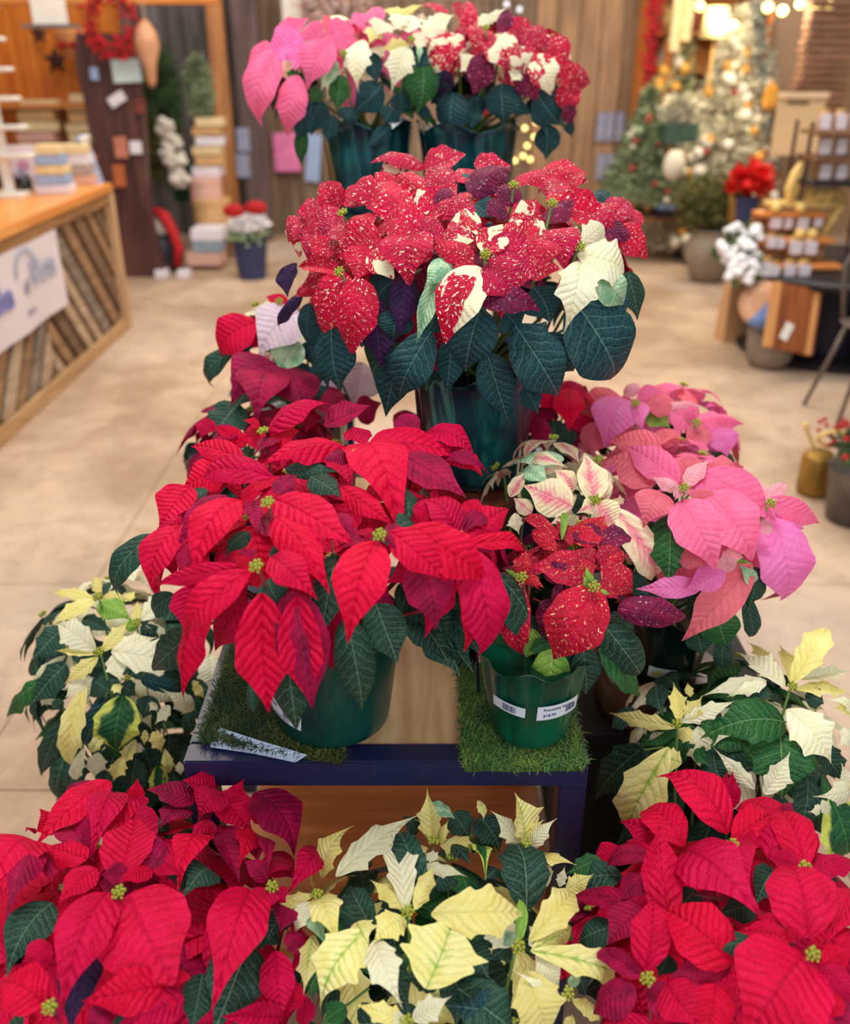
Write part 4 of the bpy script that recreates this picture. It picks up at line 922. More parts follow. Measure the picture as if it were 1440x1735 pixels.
# box stacks
def stack(px0, px1, pys, Y, mats, labs, grp, hh=None):
    for k, (ya, yb) in enumerate(zip(pys, pys[1:])):
        a = at(px0, yb, Y); b = at(px1, ya, Y); h = (b.z-a.z)*.9
        lblock('small_carton', labs % ['lowest', 'second up', 'third up', 'fourth up', 'fifth up', 'sixth up', 'seventh up'][len(pys)-2-k], 'box', ((a.x+b.x)/2+.01*(-1)**k, Y, (a.z+b.z)/2), (b.x-a.x, .2, h), mats[k % len(mats)], (0, 0, .07*(-1)**k), grp)
stack(40, 100, [168, 186, 204, 222, 240, 262], 8.55, [cream, tan, cream, pinkc], 'cream carton, %s in the left stack on the pine cabinet', 'cartons in the left stack')
stack(122, 176, [158, 174, 190, 208, 224, 240], 8.55, [cream, cream, tan], 'cream carton, %s in the right stack on the pine cabinet', 'cartons in the right stack')
stack(333, 378, [198, 214, 230, 246, 262, 280, 298], 8.5, [cream, tan, cardw], 'cream carton, %s in the stack beside the evergreens', 'cartons by the evergreens')
# hat boxes and crates
for k, (px, py, r, hpx, m, lab) in enumerate(((360, 358, .16, 40, tan, 'wide tan round hat box under the pink one'), (350, 325, .135, 34, pinkc, 'dusty pink round hat box on top'))):
    p = at(px, py, 8.3); smooth(o := obj('hat_box', lathe(bmesh.new(), [(r, -.10), (r, .07), (r*1.04, .07), (r*1.04, .11)], 32), m)); o.location = p
    o.data.polygons.foreach_set('use_smooth', [False]*len(o.data.polygons)); tag(o, lab, 'box', 'round hat boxes')
for k, (pa, m, lab) in enumerate((((330, 384, 380, 404), cardw, 'white box under the round hat boxes'), ((334, 404, 378, 424), plain('grey_blue_card', (150, 170, 190), .6), 'grey blue crate below the white box, green tops'), ((322, 424, 378, 446), pinkc, 'pinkish box on the floor below the grey blue crate'))):
    a = at(pa[0], pa[3], 8.0); b = at(pa[2], pa[1], 8.0)
    lblock('storage_box', lab, 'box', ((a.x+b.x)/2, 8.0, (a.z+b.z)/2), (b.x-a.x, .26, (b.z-a.z)*.96), m, None, 'boxes on the floor by the pillar')
g_ = ground(410, 418); o = lblock('leaning_board', 'tan rectangular board leaning by the back wall', 'board', (g_.x, 8.6, .17), (.16, .03, .36), tan, (-.25, .5, .3))
g_ = ground(397, 425); lblock('wooden_crate', 'brown wooden crate beside the leaning board', 'crate', (g_.x-.05, 8.55, .16), (.22, .22, .32), wood('crate_wood', (176, 136, 92), (130, 96, 62), 3, 2))
# --- pillar slab
t = thing('live_edge_slab', 'dark brown live-edge wooden slab standing behind the counter', 'slab', (-2.33, 7.68, 0))
bm = bmesh.new(); L_, R_ = [], []
for i in range(25):
    z = 1.78*i/24; wl = .19+.022*math.sin(z*5+1)+.01*math.sin(z*13); wr = .18+.03*math.sin(z*4+2.5)
    L_.append((-wl - .07*(z/1.78), z)); R_.append((wr-.04*(z/1.78), z))
def mkslab(bm, L_, R_, th):
    q = [[bm.verts.new((x, y, z)) for (x, z) in A] for A in (L_, R_) for y in (-th, th)]
    Lf, Lb, Rf, Rb = q
    for i in range(len(L_)-1):
        bm.faces.new((Lf[i], Rf[i], Rf[i+1], Lf[i+1])); bm.faces.new((Rb[i], Lb[i], Lb[i+1], Rb[i+1]))
        bm.faces.new((Lb[i], Lf[i], Lf[i+1], Lb[i+1])); bm.faces.new((Rf[i], Rb[i], Rb[i+1], Rf[i+1]))
    bm.faces.new((Lf[-1], Rf[-1], Rb[-1], Lb[-1])); bm.faces.new((Lb[0], Rb[0], Rf[0], Lf[0]))
mkslab(bm, L_, R_, .05)
obj('slab', bm, dkwood, t)
for (px, py, w, h, rz, m, lab) in ((214, 120, 48, 36, .05, plain('pale_cyan_card', (214, 238, 238), .6, var=.02), 'large pale cyan notice on the dark slab'), (198, 168, 30, 17, .5, cardw, 'tilted white tag on the dark slab'), (230, 250, 20, 20, 0, cardw, 'white round tag low on the dark slab'), (205, 250, 22, 34, 0, plain('salmon_card', (208, 130, 108), .6), 'salmon card low on the dark slab'), (160, 125, 14, 20, 0, bluec, 'small blue tag at the slab left edge'), (202, 298, 20, 36, 0, plain('orange_card', (196, 108, 58), .6), 'orange card hanging lowest on the slab'), (238, 180, 18, 24, 0, plain('rust_card', (126, 62, 54), .6), 'rust red card at the slab right edge')):
    p = at(px, py, 7.60); lblock('paper_tag', lab, 'tag', p, (sz(w, p), .012, sz(h, p)), m, (0, -rz, 0), 'tags on the dark slab', .003)
p = at(188, 40, 7.5); t = thing('berry_wreath', 'red berry wreath hanging above the dark slab', 'wreath', p)
bm = bmesh.new(); r = random.Random(3)
for k in range(280):
    a = r.uniform(0, 6.28); q = .165+r.gauss(0, .032); ball(bm, (q*math.cos(a), r.gauss(0, .02), q*math.sin(a)*1.1), r.uniform(.011, .017), 1)
obj('berries', bm, redb, t, kind='stuff')
bm = bmesh.new(); tube(bm, [(.155*math.cos(a*.2618), 0, .17*math.sin(a*.2618)) for a in range(25)], .012, 6); obj('twig_ring', bm, plain('twig_brown', (80, 50, 40), .8), t)
p = at(82, 12, 6.8); t = thing('white_sign_box', 'white lantern box on a grey tray at the top left', 'box', p)
obj('box', bx((0, 0, 0), (.19, .12, .2)), white, t); obj('tray', bx((0, 0, -.11), (.32, .2, .02)), plain('grey_tray', (120, 118, 122), .5), t)
p = at(248, 65, 7.5); t = thing('hanging_ornament', 'peach wooden ornament hanging right of the wreath', 'ornament', p)
smooth(obj('body', lathe(bmesh.new(), [(.02, -.32), (.035, -.28), (.05, -.18), (.09, -.05), (.07, .05), (.02, .12)], 20), plain('peach_wood', (214, 156, 120), .6), t))
obj('cord', tube(bmesh.new(), [(0, 0, .1), (0, 0, .3)], .004), tan, t)
# hanging evergreens and white fleece
for (px, py, rx_, rz_, m, lab, n) in ((275, 165, .17, .43, evg, 'dark evergreen swag hanging right of the dark slab', 5200), (338, 150, .12, .27, evg2, 'paler evergreen swag hanging left of the wood post', 2600), (262, 250, .12, .35, olive, 'olive green swag hanging low behind the dark slab', 2200), (305, 300, .10, .22, plain('deep_green_needle', (24, 84, 50), .8), 'deep green garland below the white fleece', 1500)):
    p = at(px, py, 8.5); t = thing('evergreen_swag', lab, 'greenery', p, 'hanging evergreen swags')
    foliage(0, ell((0, 0, 0), (rx_, .09, rz_)), n, .06, .012, m, t, sd=px)
    obj('hook_stem', tube(bmesh.new(), [(0, .02, rz_*.6), (0, .05, rz_+.12)], .008), black, t)
p = at(292, 258, 8.2); t = thing('white_fleece_stocking', 'fluffy white fleece hanging below the evergreens', 'stocking', p)
bm = bmesh.new(); r = random.Random(8)
for k in range(60):
    z = r.uniform(-.26, .26); ball(bm, (r.gauss(0, .045)+(-z*.12), r.gauss(0, .03), z), r.uniform(.03, .05), 1)
smooth(obj('fleece', bm, plain('white_fleece', (222, 218, 208), .95, var=.06, bump=1, scale=40), t))
# plush figure with red scarf
g_ = ground(296, 440); t = thing('snowman_kettle', 'black pot with white plush head and long red scarf on the floor', 'decoration', (g_.x, 7.95, 0))
smooth(obj('pot', lathe(bmesh.new(), [(.13, 0), (.18, .06), (.19, .2), (.14, .3)], 28), plain('charcoal_pot', (42, 44, 58), .5), t))
bm = bmesh.new()
for a, b, c in ((0, .36, .10), (-.09, .34, .06), (.08, .40, .06), (.02, .44, .05)): ball(bm, (a, -.05, b), c, 2)
smooth(obj('plush_head', bm, plain('plush_white', (232, 226, 214), .9), t))
smooth(obj('scarf', tube(bmesh.new(), [(.02, -.1, .5), (.1, -.14, .46), (.16, -.16, .34), (.2, -.18, .2), (.17, -.2, .06)], [.03, .05, .045, .04, .03], 8), red, t))
obj('strap', tube(bmesh.new(), [(-.17, -.15, .22), (-.05, -.2, .12), (.1, -.2, .05)], .012, 6), plain('grey_strap', (130, 124, 128), .6), t)
for px in (297, 333):
    g_ = ground(px, 452); lblock('small_white_box', 'small white box on the floor, %s' % ('left of the dark gap by the plush figure' if px < 300 else 'in front of the pinkish box'), 'box', (g_.x, 7.62, .032), (.10, .1, .06), cardw, None, 'small white floor boxes')
# wood post, hanging card strips
lblock('wood_post', 'orange brown wooden post against the grey back wall', 'post', (at(378, 200, 9.2).x, 9.25, 1.1), (.14, .12, 2.2), wood('orange_post', (196, 136, 84), (150, 98, 58), 2, 2, .6, .2))
lblock('wood_post', 'dark weathered post right of the orange brown post', 'post', (at(425, 200, 9.2).x, 9.3, 1.2), (.22, .1, 2.4), wood('dark_post', (110, 92, 90), (74, 58, 58), 2, 2, .7, .3))
def cards(px, pys, Y, w, lab, grp, m=bluec):
    for k, (a, b) in enumerate(pys):
        p = at(px, (a+b)/2, Y); lblock('hanging_card', lab % ['upper', 'lower', 'lowest'][k], 'card', p, (sz(w, p), .02, sz(b-a, p)), m, None, grp)
cards(412, [(218, 256), (262, 300)], 9.24, 22, '%s pale blue card on the dark post left of the display', 'cards on the dark post', plain('grey_blue_hang_card', (156, 164, 196), .6))
for i, px in enumerate((1018, 1033, 1050)):
    cards(px, [(192, 238)] + ([(262, 304)] if i < 2 else []), 9.62, 13, '%s grey blue card, ' + ['left', 'middle', 'right'][i] + ' column on the brown boards', 'cards on the brown boards', plain('grey_blue_hang_card', (156, 164, 196), .6))
# planter with white cyclamen and red bow, pink tag
p = ground(492, 388); t = thing('cyclamen_planter', 'white flowers in a navy bucket with red bow behind the display, left', 'plant', (p.x, 7.6, 0))
obj('bucket', lathe(bmesh.new(), [(.11, 0), (.14, .30), (.15, .31)], 28), plain('navy_bucket', (52, 60, 100), .5), t)
foliage(0, ell((0, 0, .42), (.15, .14, .07)), 500, .06, .035, wht, t, 'petals', 4)
foliage(0, ell((0, 0, .35), (.16, .15, .05)), 400, .06, .04, evg2, t, 'foliage', 5)
obj('bow', ball(ball(bmesh.new(), (-.08, -.14, .55), .09, 2, (1, .4, .6)), (.09, -.12, .57), .09, 2, (1, .4, .6)), red, t)
p = at(486, 258, 9.6); lblock('pink_gift_bag', 'pink hanging bag seen under the pink top tier bracts', 'bag', p, (.25, .06, .35), plain('bright_pink_card', (240, 132, 190), .6), None)
p = at(531, 268, 9.6); lblock('blue_gift_tag', 'pale blue tag hanging beside the pink bag', 'tag', p, (.14, .02, .44), bluec, (0, .1, 0))
# string lights behind the display
def bulbs(pts, Y, r, lab, grp, m=warm):
    t = thing('string_lights', lab, 'lights', at(*pts[0], Y))
    L0 = t.location
    w = [at(a, b, Y)-L0 for a, b in pts]
    obj('wire', tube(bmesh.new(), w, .003, 5), black, t)
    for q in w: smooth(obj('bulb', ball(bmesh.new(), q+Vector((0, -.01, -.01)), r, 2), m, t))
bulbs([(886, 262), (893, 245), (905, 230), (889, 215), (908, 205), (898, 268), (872, 270)], 9.6, .022, 'warm string lights glowing behind the top right pot', '')
bulbs([(535, 28), (585, 6), (612, 5), (858, 5), (880, 14)], 9.5, .022, 'string of small pale lights across the back wall', '', plain('pale_bulb_glass', (236, 240, 255), .4, emit=1.2, var=0))
p = at(565, 12, 9.0); t = thing('flower_wall_hanging', 'pale pink and white flower swag on the back wall behind the top tier', 'decoration', p)
foliage(0, ell((0, 0, 0), (.32, .08, .16)), 900, .07, .05, plain('blush_petal', (226, 196, 188), .8, var=.15), t, 'petals', 6)
obj('backing', bx((0, .03, 0), (.4, .03, .16)), white, t)
lblock('red_ribbon_strip', 'red ribbon hanging on the back wall behind the pink bracts', 'ribbon', at(526, 20, 9.2), (.12, .02, .5), red)
lblock('white_wall_panel', 'white narrow panel on the back wall left of the ribbon', 'panel', at(497, 15, 9.3), (.2, .02, .5), white)
# --- right side
p = at(1105, 40, 9.1); t = thing('red_berry_garland', 'long red berry garland hanging down the brown boards', 'garland', p)
bm = bmesh.new(); r = random.Random(6)
a0, a1 = at(1112, -30, 9.1)-p, at(1093, 192, 9.1)-p
for k in range(330):
    q = a0.lerp(a1, r.random()); ball(bm, q+Vector((r.gauss(0, .035), r.gauss(0, .03), 0)), r.uniform(.014, .022), 1)
obj('berries', bm, redb, t, kind='stuff'); obj('cord', tube(bmesh.new(), [a0, a1], .008), dkwood, t)
def tree(lab, c, r, h, m, n, sd, orn, L=.09, w=.02, stand=None):
    t = thing('decorated_tree', lab, 'tree', c, 'christmas trees at the right')
    foliage(0, cone((0, 0, .12), r, h-.12), n, L, w, m, t, sd=sd)
    obj('trunk', tube(bmesh.new(), [(0, 0, 0), (0, 0, h*.9)], [.03, .01], 8), plain('bark_brown', (86, 64, 48), .9), t)
    rr = random.Random(sd)
    for m2, k, rad in orn:
        for _ in range(k):
            z = rr.random()**1.2; a = rr.uniform(math.pi*.9, math.pi*2.1); q = r*(1-z)*1.03
            o = smooth(obj('ornament', ball(bmesh.new(), (q*math.cos(a), q*math.sin(a), .12+z*(h-.15)), rad*rr.uniform(.8, 1.2), 2), m2, t))
    return t
ornr = plain('dull_red_ornament', (170, 70, 58), .4); ornw = plain('ivory_ornament', (236, 226, 206), .5); orng = plain('gold_ornament', (236, 176, 80), .4, .2)
tree('small green tree dotted with red and ivory ornaments on the bench', (at(1080, 372, 8.3).x, 8.3, .42), .36, .95, plain('grey_green_needle', (146, 162, 122), .8, var=.3, scale=8), 5200, 3, ((ornr, 16, .028), (ornw, 10, .03), (evg2, 8, .03)))
p = ground(1222, 440); tree('tall flocked pale tree with white flowers and red and gold ornaments', (at(1215, 300, 8.6).x, 8.6, 0), .62, 1.95, sage, 9500, 5, ((ornw, 40, .045), (ornr, 16, .035), (orng, 24, .045), (plain('white_blossom', (238, 234, 226), .7), 26, .05)), L=.11, w=.026)
tree('slim flocked grey branch tree behind the tall flocked one', (at(1262, 200, 9.0).x, 9.0, .6), .34, 1.75, plain('frosted_grey_needle', (206, 210, 198), .8, var=.3, scale=6), 4200, 8, ((ornw, 18, .04), (orng, 12, .045)))
tree('pale greenish frosted tree left of the lit shelves', (at(1140, 180, 9.0).x, 9.0, .5), .32, 1.6, plain('mossy_frost_needle', (200, 200, 154), .8, var=.3, scale=6), 3600, 9, ((ornw, 18, .045), (orng, 22, .05)))
# lit orange shelving
t = thing('lit_shelf_unit', 'warmly lit orange pine shelf unit behind the flocked trees', 'shelf', (at(1185, 100, 9.35).x, 9.35, 0))
for s in (-1, 1): obj('side_panel', bx((s*.52, 0, 1.15), (.07, .32, 2.3)), orange, t)
obj('back_board', bx((0, .15, 1.15), (1.0, .03, 2.3)), wood('pine_painted_glow', (232, 176, 104), (206, 140, 70), 2, 2, .5, .1), t)  # paler than the side pine: warm glow painted into the board colour
for z in (.9, 1.2, 1.5, 1.8, 2.1): obj('shelf', bx((0, 0, z), (.98, .3, .035)), orangeh, t)
rr = random.Random(31); gcols = [(orng, 'gold'), (ornw, 'ivory'), (goldb, 'bright gold'), (ornr, 'dull red')]
for zi, z in enumerate((1.2, 1.5, 1.8)):
    for k in range(4):
        m, nm = gcols[(k+zi) % 4]; x = t.location.x-.34+.225*k
        o = smooth(obj('candle_vase', lathe(bmesh.new(), [(.03, 0), (.055, .04), (.06, .10), (.03, .15), (.035, .18)], 20), m)); o.location = (x, 9.28, z+.018)
        tag(o, '%s vase, %s from the left on the %s lit pine shelf' % (nm, ['first', 'second', 'third', 'fourth'][k], ['lower', 'middle', 'upper'][zi]), 'vase', 'vases on the lit shelves')
p = at(1213, 38, 8.2); t = thing('lamp', 'glowing cream lampshade among the flocked trees', 'lamp', p)
smooth(obj('lamp_shade', lathe(bmesh.new(), [(.11, -.11), (.085, .11)], 28), plain('lit_lampshade', (255, 236, 160), .7, emit=.35, var=.02), t)); obj('lamp_stem', tube(bmesh.new(), [(0, 0, -.1), (0, 0, -.5)], .012), gold, t)
pl_ = bpy.data.lights.new('lamp_bulb', 'POINT'); pl_.energy = 22; pl_.color = (1, .8, .5); pl_.shadow_soft_size = .06
lo = bpy.data.objects.new('lamp_bulb', pl_); COL.objects.link(lo); lo.location = p+Vector((0, -.25, .02))
lo2 = bpy.data.objects.new('string_bulb_light', pl_); COL.objects.link(lo2); lo2.location = at(1330, 10, 7.9)
lo3 = bpy.data.objects.new('string_bulb_light', pl_); COL.objects.link(lo3); lo3.location = at(1185, -60, 8.0)
bulbs([(1185, 8), (1243, 42), (1300, 10), (1325, 16), (1356, 4), (1382, 14), (1405, 6)], 8.0, .036, 'warm glowing string bulbs along the top right', '')
for (px, py, h, lab, m) in ((1146, 40, .42, 'tall ivory candle left of the lampshade', plain('candle_wax', (244, 222, 170), .5)), (1165, 30, .35, 'second ivory candle nearer the lampshade', plain('candle_wax', (244, 222, 170), .5))):
    p = at(px, py, 8.8); o = obj('candle', lathe(bmesh.new(), [(.045, -h/2), (.045, h/2-.01), (.01, h/2)], 16), m); o.location = p; tag(o, lab, 'candle')
# orange posts of the stall frame
for (px, y0, y1, lab) in ((1127, 70, 200, 'short orange panel post left of the pale frosted tree'), (1222, 60, 200, 'orange post between the lampshade and grey tree'), (1296, 0, 110, 'thin orange post at the right of the trees')):
    a, b = at(px, y1, 8.9), at(px, y0, 8.9); lblock('stall_post', lab, 'post', (a.x, 8.95, (a.z+b.z)/2), (.10 if px < 1290 else .05, .05, b.z-a.z), orange)
# green box with white flowers
p = at(1150, 225, 8.05); t = thing('flower_box', 'dark green box with frosted white greenery, above the small tree', 'planter', p)
obj('box', bx((0, 0, 0), (.27, .16, .14)), plain('dark_green_box', (62, 92, 76), .6), t)
foliage(0, ell((0, 0, .17), (.17, .1, .12)), 900, .06, .022, sage, t, sd=12)
# olive shrub in grey urn
p = ground(1187, 470); t = thing('urn_with_olive_shrub', 'grey ceramic urn holding an olive green shrub', 'urn', (p.x, 7.5, 0))
smooth(obj('urn', lathe(bmesh.new(), [(.09, 0), (.13, .04), (.19, .2), (.195, .27), (.15, .36), (.14, .38), (.16, .40), (.16, .41), (.13, .40)], 36), plain('grey_brown_ceramic', (150, 134, 120), .5, var=.1), t))
foliage(0, ell((-.02, 0, .60), (.31, .2, .22)), 3200, .06, .022, olive, t, sd=14)
obj('stems', tube(bmesh.new(), [(0, 0, .38), (.01, 0, .6)], .02), plain('olive_bark', (92, 84, 50), .8), t)
# bench
p = ground(1110, 450); t = thing('wood_bench', 'brown bench with black iron legs under the small decorated tree', 'bench', (at(1092, 400, 8.25).x, 8.25, 0))
obj('seat', bx((0, 0, .39), (.75, .34, .04)), wood('bench_wood', (160, 110, 74), (120, 78, 50), 2, 0), t)
for s in (-1, 1):
    for q in (-1, 1): obj('leg', bx((s*.34, q*.13, .185), (.03, .03, .37)), black, t)
lblock('black_tray', 'small black tray with cards on the bench end', 'tray', (at(1125, 368, 8.15).x, 8.1, .44), (.22, .16, .05), black)
lblock('small_white_box', 'pale blue card box on the black bench tray', 'box', (at(1128, 352, 8.1).x, 8.1, .50), (.15, .08, .06), bluec)
lblock('red_gift_bag', 'dark red bag beside the small tree', 'bag', at(1118, 320, 8.4), (.12, .1, .42), plain('dark_red_paper', (120, 20, 34), .6))
o = smooth(obj('white_gourd', ball(bmesh.new(), (0, 0, 0), .09, 3, (1, .8, 1.3)), ornw)); o.location = at(1142, 280, 7.9); tag(o, 'ivory bottle gourd ornament hanging on the flocked tree', 'ornament')
# red poinsettia far
p = at(1272, 305, 7.2); t = thing('red_poinsettia', 'small scarlet poinsettia in the background by the gold basket', 'plant', p)
foliage(0, ell((0, 0, 0), (.14, .10, .10)), 240, .10, .06, plain('scarlet_petal', (236, 22, 20), .6, var=.15), t, 'bracts', 21)
obj('pot', lathe(bmesh.new(), [(.07, -.3), (.09, -.12)], 20), plain('navy_bucket', (52, 60, 100), .5), t)
p = at(1267, 362, 7.3); t = thing('gold_basket', 'brownish gold woven basket under the scarlet poinsettia', 'basket', p)
smooth(obj('weave', lathe(bmesh.new(), [(.12, -.11), (.15, -.02), (.155, .1), (.14, .11)], 28), plain('gold_wicker', (176, 128, 60), .6, var=.3, bump=.8, scale=40), t))
obj('handle', tube(bmesh.new(), [(.15*math.cos(a*math.pi/10), 0, .1+.12*math.sin(a*math.pi/10)) for a in range(11)], .01), gold, t)
# panels
lblock('grey_brown_panel', 'plain grey brown door panel at the right behind the lights', 'panel', at(1333, 90, 9.0), (.42, .05, 1.0), plain('taupe_panel', (150, 124, 106), .8, var=.08, scale=2), (0, .05, 0))
p = at(1398, 95, 7.7); t = thing('brick_pattern_blanket_rack', 'brown layered woven throws stacked at the right edge', 'textile', p)
rr = random.Random(3)
for k in range(15): obj('folded_throw', bx((rr.uniform(-.01, .01), 0, -.36+.05*k), (.38+rr.uniform(-.02, .02), .16, .042), bevel=.012), wood('throw_brown', (164, 122, 96), (112, 78, 60), 8, 0, .9, .8, .5), t)
p = at(1352, 212, 7.3); t = thing('cream_sign_board', 'cream carved sign board above the scarlet poinsettia', 'sign', p)
obj('board', bx((0, 0, 0), (.34, .03, .42)), plain('cream_board', (230, 196, 150), .7, var=.08, scale=3), t)
obj('frame_rail', bx((0, -.02, .2), (.36, .03, .04)), plain('pale_frame', (236, 206, 170), .7), t); obj('dark_slot', bx((-.03, -.018, .15), (.16, .008, .02)), plain('dark_slot', (110, 84, 66), .8), t)
o = lblock('orange_arch_ornament', 'orange rounded ornament right of the grey branch tree', 'ornament', at(1305, 165, 8.0), (.12, .06, .2), orng, None, None, .028)
# jar rack at the right
t = thing('jar_rack', 'tall black framed rack of white-labelled jars at the right edge', 'rack', (2.35, 5.75, 0))
for s in (-1, 1):
    for q in (-1, 1): obj('upright', bx((s*.22+.06, q*.12, .65), (.018, .018, 1.3), bevel=.002), dkwood, t)
def jar(px, py, Y, w, h, lab, grp, m=None, bot=None):
    p = at(px, py, Y); W_ = sz(w, p)/2; H = sz(h, p)
    t = thing('labelled_jar', lab, 'jar', (p.x, Y, p.z-H/2), grp)
    smooth(obj('jar_body', lathe(bmesh.new(), [(W_*.9, 0), (W_, H*.08), (W_, H*.78), (W_*.8, H*.88)], 18), plain('rose_glass', (206, 166, 150), .3, coat=.4), t))
    obj('jar_lid', lathe(bmesh.new(), [(W_*.82, H*.88), (W_*.82, H)], 18), gold, t)
    obj('label', bx((0, -W_*.93, H*.42), (W_*1.7, W_*.25, H*.68), bevel=.002), cardw, t)
    return p.z-H/2
names = ['left', 'middle', 'right']; rows_ = [(203, 34, 'top'), (244, 36, 'second'), (287, 34, 'third')]
for (py, h, rn) in rows_:
    for k, px in enumerate((1396, 1423, 1449)):
        zb = jar(px, py, 5.55, 20, h, 'jar on the %s shelf of the black rack, %s of three' % (rn, names[k]), 'jars on the black rack')
    obj('shelf', bx((.06, -.2+.02, zb-.012), (.50, .30, .02), bevel=.002), wood('rack_shelf_brown', (150, 104, 72), (110, 72, 48), 3, 0) if rn != 'third' else black, t)
# round black table with tiered stand
t = thing('round_table', 'low round black table at the right holding the tiered jar display', 'table', (2.50, 5.60, 0))
obj('base_disc', lathe(bmesh.new(), [(.54, 0), (.54, .03), (.51, .045)], 56), black, t)
obj('pedestal', lathe(bmesh.new(), [(.30, .045), (.28, .30), (.32, .47)], 40), plain('dark_navy_pedestal', (28, 26, 44), .6), t)
obj('top', lathe(bmesh.new(), [(.62, .47), (.64, .49), (.64, .51), (.62, .525)], 64), black, t)
t = thing('tiered_wood_display', 'tiered orange wood step display carrying white-labelled jars', 'stand', (at(1345, 460, 5.4).x, 5.5, .525))
for k, (w, z, y) in enumerate(((.52, .02, -.08), (.46, .15, .02), (.40, .28, .12))):
    obj('step_board', bx((0, y, z), (w, .14, .022)), orangeh, t)
    obj('riser_board', bx((0, y+.06, z/2), (w, .015, z)), wood('riser_pine', (190, 140, 90), (150, 104, 60), 3, 0), t)
spec_ = [(1294, 452, 24, 32), (1312, 456, 16, 26), (1336, 455, 20, 28), (1360, 456, 22, 30)]
for k, (a, b, c_, d_) in enumerate(spec_): jar(a, b, 5.28, c_, d_, 'jar on the lowest step of the wooden display, %s from the left' % ['first', 'second', 'third', 'fourth'][k], 'jars on the wooden step display')
for k, (a, b, c_, d_) in enumerate([(1306, 408, 18, 24), (1322, 410, 14, 22), (1346, 416, 23, 30), (1371, 416, 23, 30)]): jar(a, b, 5.45, c_, d_, 'jar on the middle step of the wooden display, %s from the left' % ['first', 'second', 'third', 'fourth'][k], 'jars on the wooden step display')
for k, (a, b, c_, d_) in enumerate([(1312, 372, 22, 30), (1334, 374, 16, 28), (1357, 376, 22, 32), (1384, 372, 16, 24)]): jar(a, b, 5.6, c_, d_, 'jar on the top step of the wooden display, %s from the left' % ['first', 'second', 'third', 'fourth'][k], 'jars on the wooden step display')
# gold reindeer sleigh on top
p = at(1355, 345, 5.65); t = thing('gold_antler_sleigh', 'gold sleigh ornament with upright antlers on top of the step display', 'ornament', p)
obj('deck', bx((0, 0, 0), (.40, .10, .03)), goldb, t)
def gt(pts, r): smooth(obj('antler', tube(bmesh.new(), [at(a, b, 5.65)-p for a, b in pts], r, 7), goldb, t))
gt([(1340, 345), (1338, 320), (1346, 295), (1358, 275)], [.030, .034, .026, .012]); gt([(1350, 330), (1352, 300), (1366, 272), (1372, 255)], [.022, .02, .016, .008])
gt([(1366, 345), (1374, 318), (1382, 290), (1390, 262)], [.026, .022, .018, .010]); gt([(1372, 340), (1395, 328), (1418, 326), (1428, 330)], [.03, .03, .026, .016])
gt([(1428, 330), (1424, 350), (1406, 380), (1385, 412)], [.016, .026, .024, .018]); gt([(1310, 350), (1330, 342), (1380, 344), (1420, 348)], [.012, .018, .018, .014]); gt([(1390, 345), (1404, 336), (1412, 318)], [.03, .028, .02])
for k, (px, py) in enumerate(((1325, 392), (1368, 393), (1355, 436), (1375, 442))):
    o = smooth(obj('gold_bauble', ball(bmesh.new(), (0, 0, 0), .032, 2), goldb)); o.location = (at(px, py, 5.4).x, (5.56, 5.56, 5.46, 5.46)[k], .525+(.291, .291, .161, .161)[k]+.031); tag(o, 'gold bauble on the step display, %s' % ['upper left', 'upper right', 'lower left', 'lower right'][k], 'ornament', 'gold baubles on the step display')
# white roses bouquets
for k, (px, py, rx_) in enumerate(((1262, 398, .12), (1240, 420, .12), (1256, 436, .14), (1262, 458, .12))):
    p = at(px, py, 5.35-.05*k); t = thing('white_rose_bunch', 'bunch of white roses, %s of the four left of the jar display' % ['topmost', 'second from top', 'third from top', 'lowest'][k], 'flowers', p, 'white rose bunches')
    bm = bmesh.new(); r = random.Random(k)
    for q in range(7):
        c = Vector((r.uniform(-1, 1)*rx_*.7, r.uniform(-.05, .05), r.uniform(-.03, .035)))
        for s_ in range(4): ball(bm, c+Vector((r.gauss(0, .012), r.gauss(0, .012)-.01, r.gauss(0, .012))), .03, 1, (1, 1, .8))
    smooth(obj('rose_heads', bm, wht, t, kind='stuff')); foliage(0, ell((0, .03, -.02), (rx_, .06, .05)), 70, .06, .03, evg, t, 'leaves', 30+k)
# things under / beside the table
g_ = ground(1243, 560); t = thing('kraft_gift_bag', 'tan kraft paper bag standing at the left of the round table', 'bag', (g_.x-.04, 5.80, 0), rz=.2)
bm = bmesh.new(); q = bmesh.ops.create_cube(bm, size=1)
for v in bm.verts: v.co = Vector((v.co.x*(.25 if v.co.z > 0 else .27), v.co.y*(.08 if v.co.z > 0 else .13), (v.co.z+.5)*.36))
obj('bag_body', bm, plain('kraft_paper', (214, 166, 122), .8, var=.06), t)
obj('handle', tube(bmesh.new(), [(-.06, -.04, .35), (-.04, -.04, .44), (.04, -.04, .44), (.06, -.04, .35)], .006), tan, t)
g_ = ground(1262, 580); t = thing('ceramic_bowl_crock', 'grey brown crock holding a peach and blue plate beside the table', 'pot', (g_.x-.02, 5.25, 0))
smooth(obj('crock', lathe(bmesh.new(), [(.10, 0), (.13, .06), (.14, .20), (.13, .21)], 30), plain('grey_brown_ceramic', (150, 134, 120), .5), t))
p = at(1292, 517, 5.18); t = thing('round_plate', 'round plate half peach half blue leaning against the table', 'plate', p)
pm = NT('peach_and_blue_glaze'); tc = pm.n('ShaderNodeTexCoord').outputs['Object']; s_ = pm.n('ShaderNodeSeparateXYZ', {0: tc})
